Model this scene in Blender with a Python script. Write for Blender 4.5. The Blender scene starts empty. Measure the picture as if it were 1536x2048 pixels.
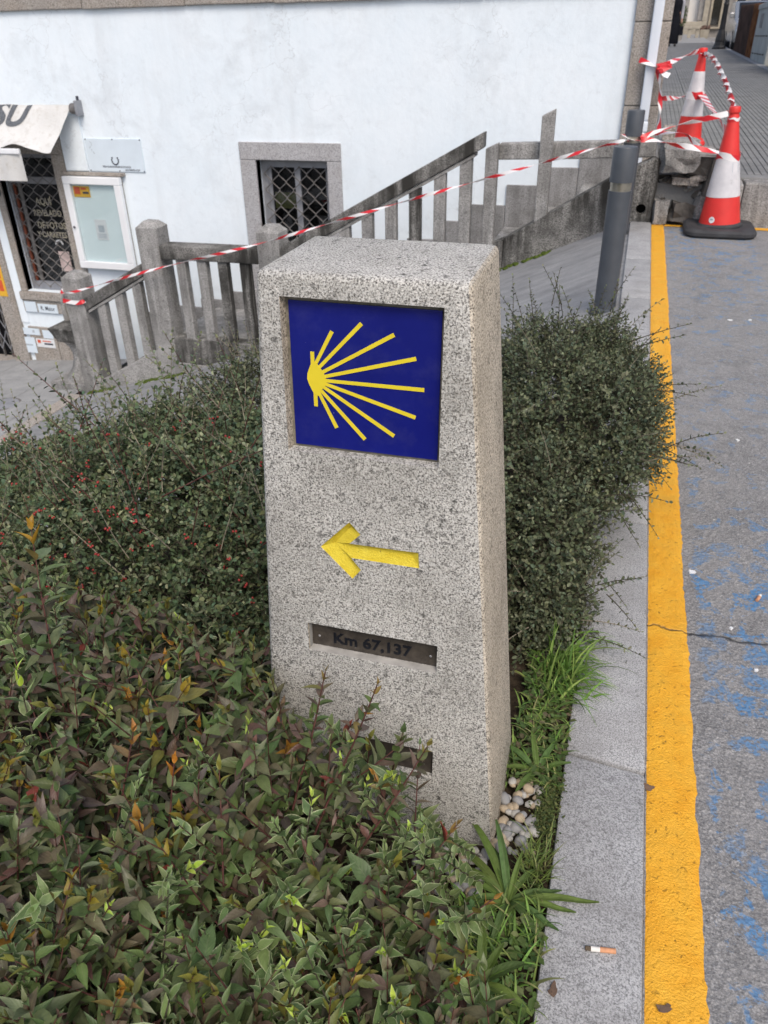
import bpy, bmesh, math, random
import numpy as np
from mathutils import Vector, Matrix, noise as mnoise

random.seed(11)
rng = np.random.default_rng(11)
R_ = math.radians
scn = bpy.context.scene
col = scn.collection

# ------------------------------------------------------------------ camera
EYE = Vector((0.0, 0.0, 1.2))
CR = Vector((0.95870565, 0.28395871, -0.01584068))     # camera right
CD = Vector((0.13503284, -0.50350554, -0.85337466))    # camera down
CF = Vector((-0.25029904, 0.81599609, -0.52105735))    # camera forward
cam_d = bpy.data.cameras.new('camera')
cam_d.lens = 26.0
cam_d.sensor_fit = 'VERTICAL'
cam_d.sensor_height = 26.0 * 2048 / 1546
cam_d.sensor_width = cam_d.sensor_height * 0.75
cam_d.clip_start = 0.02
cam_d.clip_end = 400
cam_d.dof.use_dof = True
cam_d.dof.focus_distance = 1.2
cam_d.dof.aperture_fstop = 11.0
cam = bpy.data.objects.new('camera', cam_d)
M = Matrix.Identity(4)
for i in range(3):
    M[i][0], M[i][1], M[i][2], M[i][3] = CR[i], -CD[i], -CF[i], EYE[i]
cam.matrix_world = M
col.objects.link(cam)
scn.camera = cam

# ------------------------------------------------------------------ world + sun (bright overcast)
SUN_EL, SUN_AZ = 52.0, 152.0      # azimuth clockwise from +Y
world = bpy.data.worlds.new('World')
scn.world = world
world.use_nodes = True
wn = world.node_tree
bg = wn.nodes['Background']
sky = wn.nodes.new('ShaderNodeTexSky')
sky.sky_type = 'NISHITA'
sky.sun_disc = False
sky.sun_elevation = R_(SUN_EL)
sky.sun_rotation = R_(SUN_AZ)
sky.air_density = 1.0
sky.dust_density = 4.0
sky.ozone_density = 1.0
wn.links.new(sky.outputs[0], bg.inputs[0])
bg.inputs[1].default_value = 0.13
sd = bpy.data.lights.new('sun', 'SUN')
sd.energy = 1.1
sd.angle = R_(25)
sd.color = (1.0, 0.93, 0.83)
sun = bpy.data.objects.new('sun', sd)
col.objects.link(sun)
a, e = R_(SUN_AZ), R_(SUN_EL)
sdir = Vector((math.sin(a) * math.cos(e), math.cos(a) * math.cos(e), math.sin(e)))
sun.rotation_euler = (-sdir).to_track_quat('-Z', 'Y').to_euler()
vs = scn.view_settings
vs.view_transform = 'Standard'
vs.look = 'None'
vs.exposure = 0.45
vs.gamma = 1.0
vs.use_curve_mapping = False
scn.cycles.use_denoising = True
scn.cycles.max_bounces = 6
scn.cycles.transparent_max_bounces = 16
scn.render.film_transparent = False

# ------------------------------------------------------------------ node helpers
class NT:
    def __init__(s, name, rough=0.8, spec=0.3):
        s.m = bpy.data.materials.new(name)
        s.m.use_nodes = True
        s.t = s.m.node_tree
        s.b = s.t.nodes['Principled BSDF']
        s.b.inputs['Roughness'].default_value = rough
        s.b.inputs['Specular IOR Level'].default_value = spec
        s._co = None
    def n(s, typ, **kw):
        nd = s.t.nodes.new('ShaderNode' + typ)
        for k, v in kw.items():
            setattr(nd, k, v)
        return nd
    def l(s, a, b):
        s.t.links.new(a, b)
    def co(s, kind='Object'):
        if s._co is None:
            s._co = s.n('TexCoord')
        return s._co.outputs[kind]
    def world(s):
        return s.n('NewGeometry').outputs['Position']
    def mapping(s, vec, scale=(1, 1, 1), rot=(0, 0, 0), loc=(0, 0, 0)):
        m = s.n('Mapping')
        m.inputs['Scale'].default_value = scale
        m.inputs['Rotation'].default_value = rot
        m.inputs['Location'].default_value = loc
        s.l(vec, m.inputs['Vector'])
        return m.outputs[0]
    def noise(s, vec, scale, detail=4, rough=0.55, dist=0.0):
        nd = s.n('TexNoise')
        nd.inputs['Scale'].default_value = scale
        nd.inputs['Detail'].default_value = detail
        nd.inputs['Roughness'].default_value = rough
        nd.inputs['Distortion'].default_value = dist
        if vec is not None:
            s.l(vec, nd.inputs['Vector'])
        return nd.outputs['Fac']
    def voro(s, vec, scale, feature='F1', out='Distance', rnd=1.0):
        nd = s.n('TexVoronoi')
        nd.feature = feature
        nd.inputs['Scale'].default_value = scale
        nd.inputs['Randomness'].default_value = rnd
        if vec is not None:
            s.l(vec, nd.inputs['Vector'])
        return nd.outputs[out]
    def ramp(s, fac, stops, interp='LINEAR'):
        nd = s.n('ValToRGB')
        nd.color_ramp.interpolation = interp
        el = nd.color_ramp.elements
        while len(el) < len(stops):
            el.new(0.5)
        for q, (p, c) in zip(el, stops):
            q.position = p
            if not hasattr(c, '__len__'):
                c = (c, c, c)
            q.color = (c[0], c[1], c[2], 1)
        s.l(fac, nd.inputs[0])
        return nd.outputs[0]
    def mix(s, fac, A, B, mode='MIX'):
        nd = s.n('Mix')
        nd.data_type = 'RGBA'
        nd.blend_type = mode
        for sock, v in ((nd.inputs[0], fac), (nd.inputs[6], A), (nd.inputs[7], B)):
            if hasattr(v, 'is_output'):
                s.l(v, sock)
            elif hasattr(v, '__len__'):
                sock.default_value = (v[0], v[1], v[2], 1)
            else:
                sock.default_value = v
        return nd.outputs[2]
    def math(s, op, A, B=0.5, clamp=False):
        nd = s.n('Math')
        nd.operation = op
        nd.use_clamp = clamp
        for sock, v in ((nd.inputs[0], A), (nd.inputs[1], B)):
            if hasattr(v, 'is_output'):
                s.l(v, sock)
            else:
                sock.default_value = v
        return nd.outputs[0]
    def bump(s, height, strength=0.5, dist=0.002, prev=None):
        nd = s.n('Bump')
        nd.inputs['Strength'].default_value = strength
        nd.inputs['Distance'].default_value = dist
        s.l(height, nd.inputs['Height'])
        if prev is not None:
            s.l(prev, nd.inputs['Normal'])
        s.l(nd.outputs[0], s.b.inputs['Normal'])
        return nd.outputs[0]
    def color(s, c):
        if hasattr(c, 'is_output'):
            s.l(c, s.b.inputs['Base Color'])
        else:
            s.b.inputs['Base Color'].default_value = (c[0], c[1], c[2], 1)
        return s
    def rough(s, r):
        if hasattr(r, 'is_output'):
            s.l(r, s.b.inputs['Roughness'])
        else:
            s.b.inputs['Roughness'].default_value = r
        return s

def simple(name, c, rough=0.7, spec=0.3, metal=0.0, var=0.12, scale=25.0, bump=0.0, bscale=120.0):
    t = NT(name, rough, spec)
    t.b.inputs['Metallic'].default_value = metal
    n = t.noise(t.co(), scale, 4)
    lo = [max(0, x * (1 - var)) for x in c]
    hi = [min(1, x * (1 + var)) for x in c]
    t.color(t.ramp(n, [(0.3, lo), (0.7, hi)]))
    if bump:
        t.bump(t.noise(t.co(), bscale, 3), bump, 0.003)
    return t.m

MAT = {}
def granite(name, light, mid, dark, grain=330.0, dark_amt=0.42, lichen=0.0, bump=0.5, streak=0.0, dirt=(0.10, 0.095, 0.085), warm=None, patch=0.25, world=False, bdist=0.0015, side=None):
    t = NT(name, 0.85, 0.25)
    c = t.world() if world else t.co()
    n1 = t.noise(c, grain, 3, 0.7)
    base = t.ramp(n1, [(dark_amt - 0.09, dark), (dark_amt + 0.03, mid), (dark_amt + 0.15, light)])
    v = t.voro(c, grain * 0.55, 'F1', 'Color')
    sp = t.ramp(v, [(0.0, 0.0), (0.80, 0.0), (0.9, 1.0)])
    base = t.mix(t.math('MULTIPLY', sp, 0.55), base, dark)
    big = t.noise(c, 7.0, 5, 0.6)
    base = t.mix(t.math('MULTIPLY', t.ramp(big, [(0.42, 0.0), (0.75, 1.0)]), patch), base, dirt)
    if warm is not None:
        w = t.noise(c, 4.0, 3, 0.5)
        base = t.mix(t.math('MULTIPLY', t.ramp(w, [(0.4, 0.0), (0.65, 1.0)]), 0.5), base, warm, 'MULTIPLY')
    if lichen:
        s_ = t.noise(c, 62.0, 4, 0.65)
        m_ = t.noise(c, 9.0, 3, 0.6)
        k = t.math('MULTIPLY', t.ramp(s_, [(0.58, 0.0), (0.67, 1.0)]), t.ramp(m_, [(0.42, 0.05), (0.62, 1.0)]))
        base = t.mix(t.math('MULTIPLY', k, lichen), base, (0.055, 0.055, 0.05))
    if streak:
        g = t.mapping(c, (14, 14, 1.1))
        s2 = t.noise(g, 1.0, 5, 0.6)
        s3 = t.noise(c, 1.6, 3, 0.5)
        k = t.math('MULTIPLY', t.ramp(s2, [(0.36, 0.0), (0.56, 1.0)]), t.ramp(s3, [(0.36, 0.2), (0.54, 1.0)]))
        base = t.mix(t.math('MULTIPLY', k, streak), base, (0.035, 0.034, 0.031))
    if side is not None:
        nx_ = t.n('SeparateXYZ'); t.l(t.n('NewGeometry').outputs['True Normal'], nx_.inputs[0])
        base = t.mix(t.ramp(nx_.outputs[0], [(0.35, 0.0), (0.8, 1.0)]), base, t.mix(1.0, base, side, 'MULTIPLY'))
    t.color(base)
    t.bump(t.noise(c, grain * 0.8, 3, 0.7), bump, bdist)
    return t.m

# ------------------------------------------------------------------ mesh helpers
WO = {}          # world origin of every object we make
class MB:
    def __init__(s):
        s.v, s.f, s.uv, s.cols = [], [], None, None
    def add(s, vs_, fs):
        o = len(s.v)
        s.v += [Vector(p) for p in vs_]
        s.f += [tuple(i + o for i in q) for q in fs]
        return s
    def box(s, x0, x1, y0, y1, z0, z1):
        return s.add([(x0, y0, z0), (x1, y0, z0), (x1, y1, z0), (x0, y1, z0), (x0, y0, z1), (x1, y0, z1), (x1, y1, z1), (x0, y1, z1)],
                     [(0, 3, 2, 1), (4, 5, 6, 7), (0, 1, 5, 4), (1, 2, 6, 5), (2, 3, 7, 6), (3, 0, 4, 7)])
    def prism(s, poly, d0, d1, axis='Y'):
        """polygon given as (a,b) pairs, swept from d0 to d1 along axis"""
        def P(p, d):
            if axis == 'Y': return (p[0], d, p[1])
            if axis == 'X': return (d, p[0], p[1])
            return (p[0], p[1], d)
        n = len(poly)
        vs_ = [P(p, d0) for p in poly] + [P(p, d1) for p in poly]
        fs = [tuple(range(n)), tuple(range(2 * n - 1, n - 1, -1))]
        for i in range(n):
            j = (i + 1) % n
            fs.append((i, i + n, j + n, j))
        return s.add(vs_, fs)
    def tube(s, pts, rad, n=8, caps=True):
        pts = [Vector(p) for p in pts]
        m = len(pts)
        if not hasattr(rad, '__len__'):
            rad = [rad] * m
        vs_, fs = [], []
        up = Vector((0.13, 0.31, 0.94))
        for i, p in enumerate(pts):
            d = (pts[min(i + 1, m - 1)] - pts[max(i - 1, 0)])
            if d.length < 1e-9: d = Vector((0, 0, 1))
            d.normalize()
            u = d.cross(up)
            if u.length < 0.05: u = d.cross(Vector((1, 0, 0)))
            u.normalize()
            w = u.cross(d)
            for k in range(n):
                q = 2 * math.pi * k / n
                vs_.append(p + (u * math.cos(q) + w * math.sin(q)) * rad[i])
        for i in range(m - 1):
            for k in range(n):
                k2 = (k + 1) % n
                fs.append((i * n + k, i * n + k2, (i + 1) * n + k2, (i + 1) * n + k))
        if caps:
            fs.append(tuple(range(n - 1, -1, -1)))
            fs.append(tuple((m - 1) * n + k for k in range(n)))
        return s.add(vs_, fs)
    def lathe(s, prof, n=24, c=(0, 0, 0), mat=None):
        vs_, fs = [], []
        c = Vector(c)
        for r, z in prof:
            for k in range(n):
                q = 2 * math.pi * k / n
                p = Vector((r * math.cos(q), r * math.sin(q), z))
                if mat is not None: p = mat @ p
                vs_.append(c + p)
        m = len(prof)
        for i in range(m - 1):
            for k in range(n):
                k2 = (k + 1) % n
                fs.append((i * n + k, i * n + k2, (i + 1) * n + k2, (i + 1) * n + k))
        fs.append(tuple(range(n - 1, -1, -1)))
        fs.append(tuple((m - 1) * n + k for k in range(n)))
        return s.add(vs_, fs)
    def build(s, name, mat, parent=None, at=None, bevel=0.0, seg=2, smooth=False, angle=0.6, jitter=0.0, sub=0):
        return finish(name, s.v, s.f, mat, parent, at, bevel, seg, smooth, angle, jitter, sub, s.uv)

def finish(name, verts, faces, mat, parent=None, at=None, bevel=0.0, seg=2, smooth=False, angle=0.6, jitter=0.0, sub=0, uv=None):
    if at is None:
        at = WO[parent.name] if parent is not None else Vector((0, 0, 0))
    at = Vector(at)
    me = bpy.data.meshes.new(name)
    me.from_pydata([tuple(Vector(p) - at) for p in verts], [], faces)
    if bevel or sub or jitter:
        bm = bmesh.new()
        bm.from_mesh(me)
        bmesh.ops.remove_doubles(bm, verts=bm.verts, dist=1e-6)
        if bevel:
            ed = [e_ for e_ in bm.edges if len(e_.link_faces) == 2 and e_.calc_face_angle(0) > 0.35]
            bmesh.ops.bevel(bm, geom=ed, offset=bevel, segments=seg, profile=0.5, affect='EDGES', clamp_overlap=True)
        if sub:
            bmesh.ops.subdivide_edges(bm, edges=bm.edges[:], cuts=sub, use_grid_fill=True)
        if jitter:
            sd_ = random.random() * 50
            for v in bm.verts:
                q = Vector((v.co.x * 9 + sd_, v.co.y * 9, v.co.z * 9))
                v.co += mnoise.noise_vector(q) * jitter + mnoise.noise_vector(q * 4) * jitter * 0.4
        bm.to_mesh(me)
        bm.free()
    if uv is not None:
        lay = me.uv_layers.new(name='UVMap')
        for lp in me.loops:
            lay.data[lp.index].uv = uv[lp.vertex_index]
    me.materials.append(MAT[mat] if isinstance(mat, str) else mat)
    if smooth:
        me.shade_smooth()
        try:
            me.set_sharp_from_angle(angle=angle)
        except Exception:
            pass
    o = bpy.data.objects.new(name, me)
    col.objects.link(o)
    WO[o.name] = at.copy()
    if parent is not None:
        o.parent = parent
        o.location = at - WO[parent.name]
    else:
        o.location = at
    return o

def tag(o, label, cat, group=None):
    o['label'] = label
    o['category'] = cat
    if group: o['group'] = group
    return o
def thing(name, label, cat, loc=(0, 0, 0), group=None):
    o = bpy.data.objects.new(name, None)
    o.empty_display_size = 0.05
    col.objects.link(o)
    o.location = loc
    WO[o.name] = Vector(loc)
    return tag(o, label, cat, group)
def struct(o):
    o['kind'] = 'structure'
    return o
def link_copy(src, name, parent, loc, rot=None, scale=None):
    """object sharing src mesh, parented, at world loc"""
    o = bpy.data.objects.new(name, src)
    col.objects.link(o)
    o.parent = parent
    o.location = Vector(loc) - WO[parent.name]
    if rot is not None: o.rotation_euler = rot
    if scale is not None: o.scale = scale
    WO[o.name] = Vector(loc)
    return o

def text_part(name, s_, size, origin, ex, ey, mat, parent, extrude=0.0005, bold=0.0, align='CENTER', shear=0.0, squash=1.0):
    cu = bpy.data.curves.new(name, 'FONT')
    cu.body = s_
    cu.size = size
    cu.extrude = extrude
    cu.offset = bold
    cu.align_x = align
    cu.align_y = 'CENTER'
    cu.shear = shear
    cu.resolution_u = 3
    to = bpy.data.objects.new(name + '_tmp', cu)
    col.objects.link(to)
    dg = bpy.context.evaluated_depsgraph_get()
    me = bpy.data.meshes.new_from_object(to.evaluated_get(dg))
    ex, ey = Vector(ex).normalized(), Vector(ey).normalized()
    ez = ex.cross(ey)
    vs_ = [Vector(origin) + ex * (v.co.x * squash) + ey * v.co.y + ez * v.co.z for v in me.vertices]
    fs = [tuple(p.vertices) for p in me.polygons]
    bpy.data.objects.remove(to)
    bpy.data.curves.remove(cu)
    bpy.data.meshes.remove(me)
    return finish(name, vs_, fs, mat, parent)

def boolean_cut(o, cutters):
    for c in cutters:
        md = o.modifiers.new('cut', 'BOOLEAN')
        md.object = c
        md.operation = 'DIFFERENCE'
        md.solver = 'EXACT'
    bpy.context.view_layer.update()
    dg = bpy.context.evaluated_depsgraph_get()
    me = bpy.data.meshes.new_from_object(o.evaluated_get(dg))
    o.modifiers.clear()
    old = o.data
    o.data = me
    bpy.data.meshes.remove(old)
    for c in cutters:
        md = c.data
        bpy.data.objects.remove(c)
        bpy.data.meshes.remove(md)

def ribbon(pts, width, twist0=0.0, twist1=0.0, normal=(0, -1, 0), n=None):
    """strip along pts; twist in turns; returns MB with uv (u = metres along, v = 0..1)"""
    pts = [Vector(p) for p in pts]
    mb = MB()
    mb.uv = []
    L = 0.0
    m = len(pts)
    nrm = Vector(normal)
    for i, p in enumerate(pts):
        d = (pts[min(i + 1, m - 1)] - pts[max(i - 1, 0)]).normalized()
        side = d.cross(nrm)
        if side.length < 1e-3: side = d.cross(Vector((1, 0, 0)))
        side.normalize()
        nn = side.cross(d)
        q = 2 * math.pi * (twist0 + (twist1 - twist0) * i / (m - 1))
        s_ = side * math.cos(q) + nn * math.sin(q)
        if i: L += (p - pts[i - 1]).length
        w = width if not hasattr(width, '__len__') else width[i]
        b = d.cross(s_) * 0.0006
        mb.v += [p + s_ * w / 2 + b, p - s_ * w / 2 + b, p - s_ * w / 2 - b, p + s_ * w / 2 - b]
        mb.uv += [(L, 1), (L, 0), (L, 0), (L, 1)]
        if i:
            k = 4 * i
            for (x, y) in ((0, 1), (1, 2), (2, 3), (3, 0)):
                mb.f.append((k - 4 + x, k - 4 + y, k + y, k + x))
    mb.f.append((3, 2, 1, 0))
    k = 4 * (m - 1)
    mb.f.append((k, k + 1, k + 2, k + 3))
    return mb

def lerp_pts(p0, p1, n, sag=0.0):
    p0, p1 = Vector(p0), Vector(p1)
    out = []
    for i in range(n + 1):
        t = i / n
        p = p0.lerp(p1, t)
        p.z -= sag * 4 * t * (1 - t)
        out.append(p)
    return out

# ------------------------------------------------------------------ materials of the setting
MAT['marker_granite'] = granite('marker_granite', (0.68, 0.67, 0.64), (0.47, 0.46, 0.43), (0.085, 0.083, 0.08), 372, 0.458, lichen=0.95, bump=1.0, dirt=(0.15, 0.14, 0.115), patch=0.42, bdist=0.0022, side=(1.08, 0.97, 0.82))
MAT['kerb_granite'] = granite('kerb_granite', (0.48, 0.485, 0.495), (0.35, 0.355, 0.362), (0.16, 0.163, 0.167), 360, 0.46, lichen=0.45, bump=0.6, dirt=(0.17, 0.165, 0.16), patch=0.55, world=True)
MAT['house_granite'] = granite('house_granite', (0.46, 0.43, 0.40), (0.33, 0.305, 0.28), (0.14, 0.13, 0.12), 110, 0.45, lichen=0.2, bump=0.5, dirt=(0.2, 0.18, 0.155), patch=0.4, warm=(0.97, 0.90, 0.82), world=True, bdist=0.004)
MAT['window_granite'] = granite('window_granite', (0.50, 0.50, 0.52), (0.40, 0.40, 0.415), (0.22, 0.22, 0.23), 110, 0.45, lichen=0.15, bump=0.4, dirt=(0.30, 0.28, 0.27), patch=0.4, world=True, bdist=0.003)
MAT['skirting_granite'] = granite('skirting_granite', (0.40, 0.40, 0.405), (0.31, 0.31, 0.315), (0.17, 0.17, 0.172), 110, 0.45, lichen=0.3, bump=0.4, dirt=(0.16, 0.155, 0.15), patch=0.6, streak=0.3, world=True, bdist=0.003)
MAT['old_granite'] = granite('old_granite', (0.46, 0.455, 0.445), (0.33, 0.325, 0.318), (0.14, 0.14, 0.138), 120, 0.44, lichen=0.5, bump=0.6, dirt=(0.12, 0.118, 0.115), patch=0.5, streak=0.42, world=True, bdist=0.005)
MAT['stained_granite'] = granite('stained_granite', (0.38, 0.375, 0.36), (0.23, 0.225, 0.215), (0.07, 0.07, 0.065), 100, 0.46, lichen=0.9, bump=0.8, dirt=(0.05, 0.048, 0.045), patch=0.9, streak=1.0, world=True, bdist=0.006)

def mk_plaster():
    t = NT('white_plaster', 0.9, 0.15)
    c = t.world()
    base = t.ramp(t.noise(c, 2.2, 6, 0.6), [(0.3, (0.765, 0.85, 0.92)), (0.7, (0.82, 0.89, 0.95))])
    st = t.noise(c, 3.1, 7, 0.72, 0.4)
    zone = t.noise(c, 0.55, 3, 0.5)
    k = t.math('MULTIPLY', t.ramp(st, [(0.48, 0.0), (0.70, 1.0)]), t.ramp(zone, [(0.40, 0.15), (0.58, 1.0)]))
    base = t.mix(t.math('MULTIPLY', k, 0.30), base, (0.42, 0.45, 0.48))
    fn = t.noise(c, 11, 7, 0.75)
    base = t.mix(t.math('MULTIPLY', t.ramp(fn, [(0.55, 0.0), (0.70, 1.0)]), 0.16), base, (0.45, 0.48, 0.51))
    wc = t.n('VectorMath'); wc.operation = 'ADD'; t.l(c, wc.inputs[0]); ncol = t.n('TexNoise'); ncol.inputs['Scale'].default_value = 3.0; ncol.inputs['Detail'].default_value = 6; t.l(c, ncol.inputs['Vector']); t.l(ncol.outputs['Color'], wc.inputs[1])
    ce = t.voro(wc.outputs[0], 1.1, 'DISTANCE_TO_EDGE')
    base = t.mix(t.math('MULTIPLY', t.math('MULTIPLY', t.ramp(ce, [(0.0, 1.0), (0.006, 0.0)]), t.ramp(zone, [(0.45, 0.0), (0.55, 1.0)])), 0.35), base, (0.35, 0.37, 0.39))
    g = t.mapping(c, (5, 5, 0.5))
    base = t.mix(t.math('MULTIPLY', t.ramp(t.noise(g, 1.0, 5, 0.6), [(0.5, 0.0), (0.8, 1.0)]), 0.22), base, (0.52, 0.54, 0.56))
    sp = t.noise(c, 24, 3, 0.6)
    base = t.mix(t.math('MULTIPLY', t.ramp(sp, [(0.73, 0.0), (0.78, 1.0)]), 0.3), base, (0.3, 0.31, 0.32))
    t.color(base)
    t.bump(t.noise(c, 16, 6, 0.6), 0.35, 0.01)
    MAT['white_plaster'] = t.m
mk_plaster()

def mk_asphalt():
    t = NT('asphalt', 0.88, 0.25)
    c = t.world()
    agg = t.voro(c, 95, 'F1', 'Color')
    n = t.noise(c, 240, 4, 0.75)
    base = t.ramp(n, [(0.34, (0.075, 0.076, 0.078)), (0.5, (0.235, 0.236, 0.24)), (0.66, (0.52, 0.515, 0.505))])
    base = t.mix(0.35, base, t.ramp(agg, [(0.0, (0.09, 0.09, 0.095)), (0.6, (0.21, 0.205, 0.20)), (1.0, (0.42, 0.41, 0.40))]))
    base = t.mix(t.math('MULTIPLY', t.ramp(t.noise(c, 3.0, 6, 0.65), [(0.38, 0.0), (0.68, 1.0)]), 0.45), base, (0.34, 0.335, 0.33))
    base = t.mix(t.math('MULTIPLY', t.ramp(t.noise(c, 8.0, 6, 0.7), [(0.52, 0.0), (0.70, 1.0)]), 0.45), base, (0.09, 0.09, 0.092))
    # worn blue paint
    sx = t.n('SeparateXYZ'); t.l(c, sx.inputs[0])
    X, Y = sx.outputs[0], sx.outputs[1]
    wear = t.noise(c, 15.0, 6, 0.66, 0.5)
    near = t.math('MULTIPLY', t.ramp(t.math('DIVIDE', Y, 8.0), [(0.0, 0.85), (0.22, 1.0), (0.30, 0.55), (0.45, 0.50), (0.60, 0.68), (0.8, 0.9)]), t.ramp(X, [(0.275, 0.0), (0.30, 1.0), (0.80, 1.0), (0.95, 0.0)]))
    fine = t.noise(c, 120, 3, 0.7)
    k = t.math('MULTIPLY', t.ramp(t.math('ADD', wear, t.math('MULTIPLY', t.math('SUBTRACT', near, 1.0), 0.14)), [(0.495, 0.0), (0.53, 1.0)]), t.ramp(fine, [(0.40, 0.0), (0.50, 1.0)]))
    k = t.math('MULTIPLY', k, near, True)
    fade = t.ramp(t.noise(c, 5.0, 4, 0.6), [(0.36, 0.45), (0.58, 0.95)])
    base = t.mix(t.math('MULTIPLY', k, fade), base, (0.085, 0.23, 0.44))
    # flecks of white and a crack
    fl = t.noise(c, 60, 2, 0.5)
    base = t.mix(t.ramp(fl, [(0.765, 0.0), (0.775, 0.8)]), base, (0.6, 0.6, 0.57))
    cr = t.math('ABSOLUTE', t.math('SUBTRACT', t.math('SUBTRACT', Y, 1.56), t.math('MULTIPLY', t.math('SUBTRACT', t.noise(c, 7, 4, 0.6), 0.5), 0.09)))
    ck = t.math('MULTIPLY', t.ramp(cr, [(0.0, 1.0), (0.002, 0.6), (0.007, 0.0)]), t.ramp(t.noise(c, 30, 3, 0.6), [(0.3, 0.35), (0.6, 1.0)]))
    base = t.mix(ck, base, (0.03, 0.03, 0.03))
    t.color(base)
    h = t.math('ADD', t.math('MULTIPLY', t.noise(c, 170, 4, 0.7), 0.6), t.math('MULTIPLY', t.voro(c, 95), 0.6))
    h = t.math('SUBTRACT', h, ck)
    t.bump(h, 0.9, 0.007)
    MAT['asphalt'] = t.m
mk_asphalt()

def mk_yellow():
    t = NT('yellow_road_paint', 0.55, 0.35)
    c = t.world()
    base = t.ramp(t.noise(c, 18, 5, 0.6), [(0.3, (0.76, 0.35, 0.018)), (0.7, (0.83, 0.45, 0.04))])
    pit = t.noise(c, 105, 4, 0.65)
    pm = t.noise(c, 12, 3, 0.6)
    k = t.math('MULTIPLY', t.ramp(pit, [(0.62, 0.0), (0.66, 1.0)]), t.ramp(pm, [(0.42, 0.15), (0.62, 1.0)]))
    base = t.mix(t.math('MULTIPLY', k, 0.6), base, (0.20, 0.12, 0.04))
    w2 = t.noise(c, 26, 5, 0.7)
    base = t.mix(t.ramp(w2, [(0.672, 0.0), (0.71, 0.85)]), base, (0.17, 0.155, 0.14))
    base = t.mix(t.math('MULTIPLY', t.ramp(t.noise(c, 9, 6, 0.7), [(0.50, 0.0), (0.75, 1.0)]), 0.35), base, (0.42, 0.21, 0.03))
    sx = t.n('SeparateXYZ'); t.l(c, sx.inputs[0])
    cr = t.math('ABSOLUTE', t.math('SUBTRACT', t.math('SUBTRACT', sx.outputs[1], 1.56), t.math('MULTIPLY', t.math('SUBTRACT', t.noise(c, 7, 4, 0.6), 0.5), 0.09)))
    ck = t.math('MULTIPLY', t.ramp(cr, [(0.0, 0.8), (0.0015, 0.4), (0.004, 0.0)]), t.ramp(t.noise(c, 30, 3, 0.6), [(0.3, 0.3), (0.6, 1.0)]))
    base = t.mix(ck, base, (0.06, 0.055, 0.05))
    t.color(base)
    h = t.math('ADD', t.math('MULTIPLY', t.noise(c, 45, 4, 0.55), 0.6), t.math('MULTIPLY', t.noise(c, 260, 3, 0.6), 0.45))
    h = t.math('SUBTRACT', h, t.math('MULTIPLY', k, 0.7))
    t.bump(t.math('SUBTRACT', h, ck), 0.9, 0.008)
    MAT['yellow_road_paint'] = t.m
mk_yellow()

def mk_concrete(name, lo, hi, scale=(1, 1, 1), streak=0.4, joints=None, bump=0.4):
    t = NT(name, 0.85, 0.25)
    c = t.world()
    g = t.mapping(c, scale)
    base = t.ramp(t.noise(g, 5.0, 7, 0.65, 0.3), [(0.3, lo), (0.7, hi)])
    base = t.mix(t.math('MULTIPLY', t.ramp(t.noise(c, 130, 3, 0.7), [(0.35, 1.0), (0.6, 0.0)]), 0.35), base, [x * 0.55 for x in lo])
    base = t.mix(t.math('MULTIPLY', t.ramp(t.noise(g, 2.0, 6, 0.7), [(0.5, 0.0), (0.75, 1.0)]), streak), base, [x * 0.45 for x in lo])
    t.color(base)
    t.bump(t.noise(c, 60, 5, 0.7), bump, 0.006)
    MAT[name] = t.m
mk_concrete('ramp_concrete', (0.20, 0.205, 0.215), (0.33, 0.335, 0.34), (1.0, 2.2, 1.0), 0.45)
mk_concrete('lower_paving', (0.26, 0.265, 0.27), (0.37, 0.375, 0.375), (1, 1, 1), 0.25)
mk_concrete('rib_tile', (0.17, 0.175, 0.18), (0.26, 0.265, 0.265), (1, 1, 1), 0.25, bump=0.3)
mk_concrete('dark_bedding', (0.05, 0.05, 0.052), (0.09, 0.09, 0.09), (1, 1, 1), 0.2)
mk_concrete('rubble_earth', (0.07, 0.066, 0.06), (0.16, 0.15, 0.14), (1, 1, 1), 0.5, bump=1.0)
def mk_soil():
    t = NT('soil', 0.95, 0.1)
    c = t.world()
    base = t.ramp(t.noise(c, 40, 6, 0.7), [(0.3, (0.018, 0.013, 0.009)), (0.6, (0.06, 0.045, 0.03)), (0.8, (0.12, 0.095, 0.07))])
    t.color(base)
    t.bump(t.noise(c, 70, 5, 0.7), 1.0, 0.012)
    MAT['soil'] = t.m
mk_soil()

# ------------------------------------------------------------------ the setting
# ramp profile in X (the paved slope falls away to the left below the balustrade)
RAMP = [(0.05, -0.012), (-0.17, -0.085), (-0.93, -0.41), (-3.2, -1.305), (-4.1, -1.62), (-5.25, -1.94)]
def ramp_z(x):
    if x >= RAMP[0][0]: return RAMP[0][1]
    for (xa, za), (xb, zb) in zip(RAMP, RAMP[1:]):
        if xb <= x <= xa:
            return za + (zb - za) * (xa - x) / (xa - xb)
    return RAMP[-1][1]
def low_z(x):
    return -1.955 - 0.095 * max(0.0, -5.3 - x)

# ground far and wide, below everything
mb = MB()
mb.add([(-120, -60, -2.75), (120, -60, -2.75), (120, 160, -2.75), (-120, 160, -2.75)], [(0, 1, 2, 3)])
struct(mb.build('ground', 'dark_bedding'))
# road
mb = MB()
mb.box(0.177, 60, -20, 6.46, -0.6, -0.012)
struct(mb.build('road', 'asphalt'))
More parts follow.
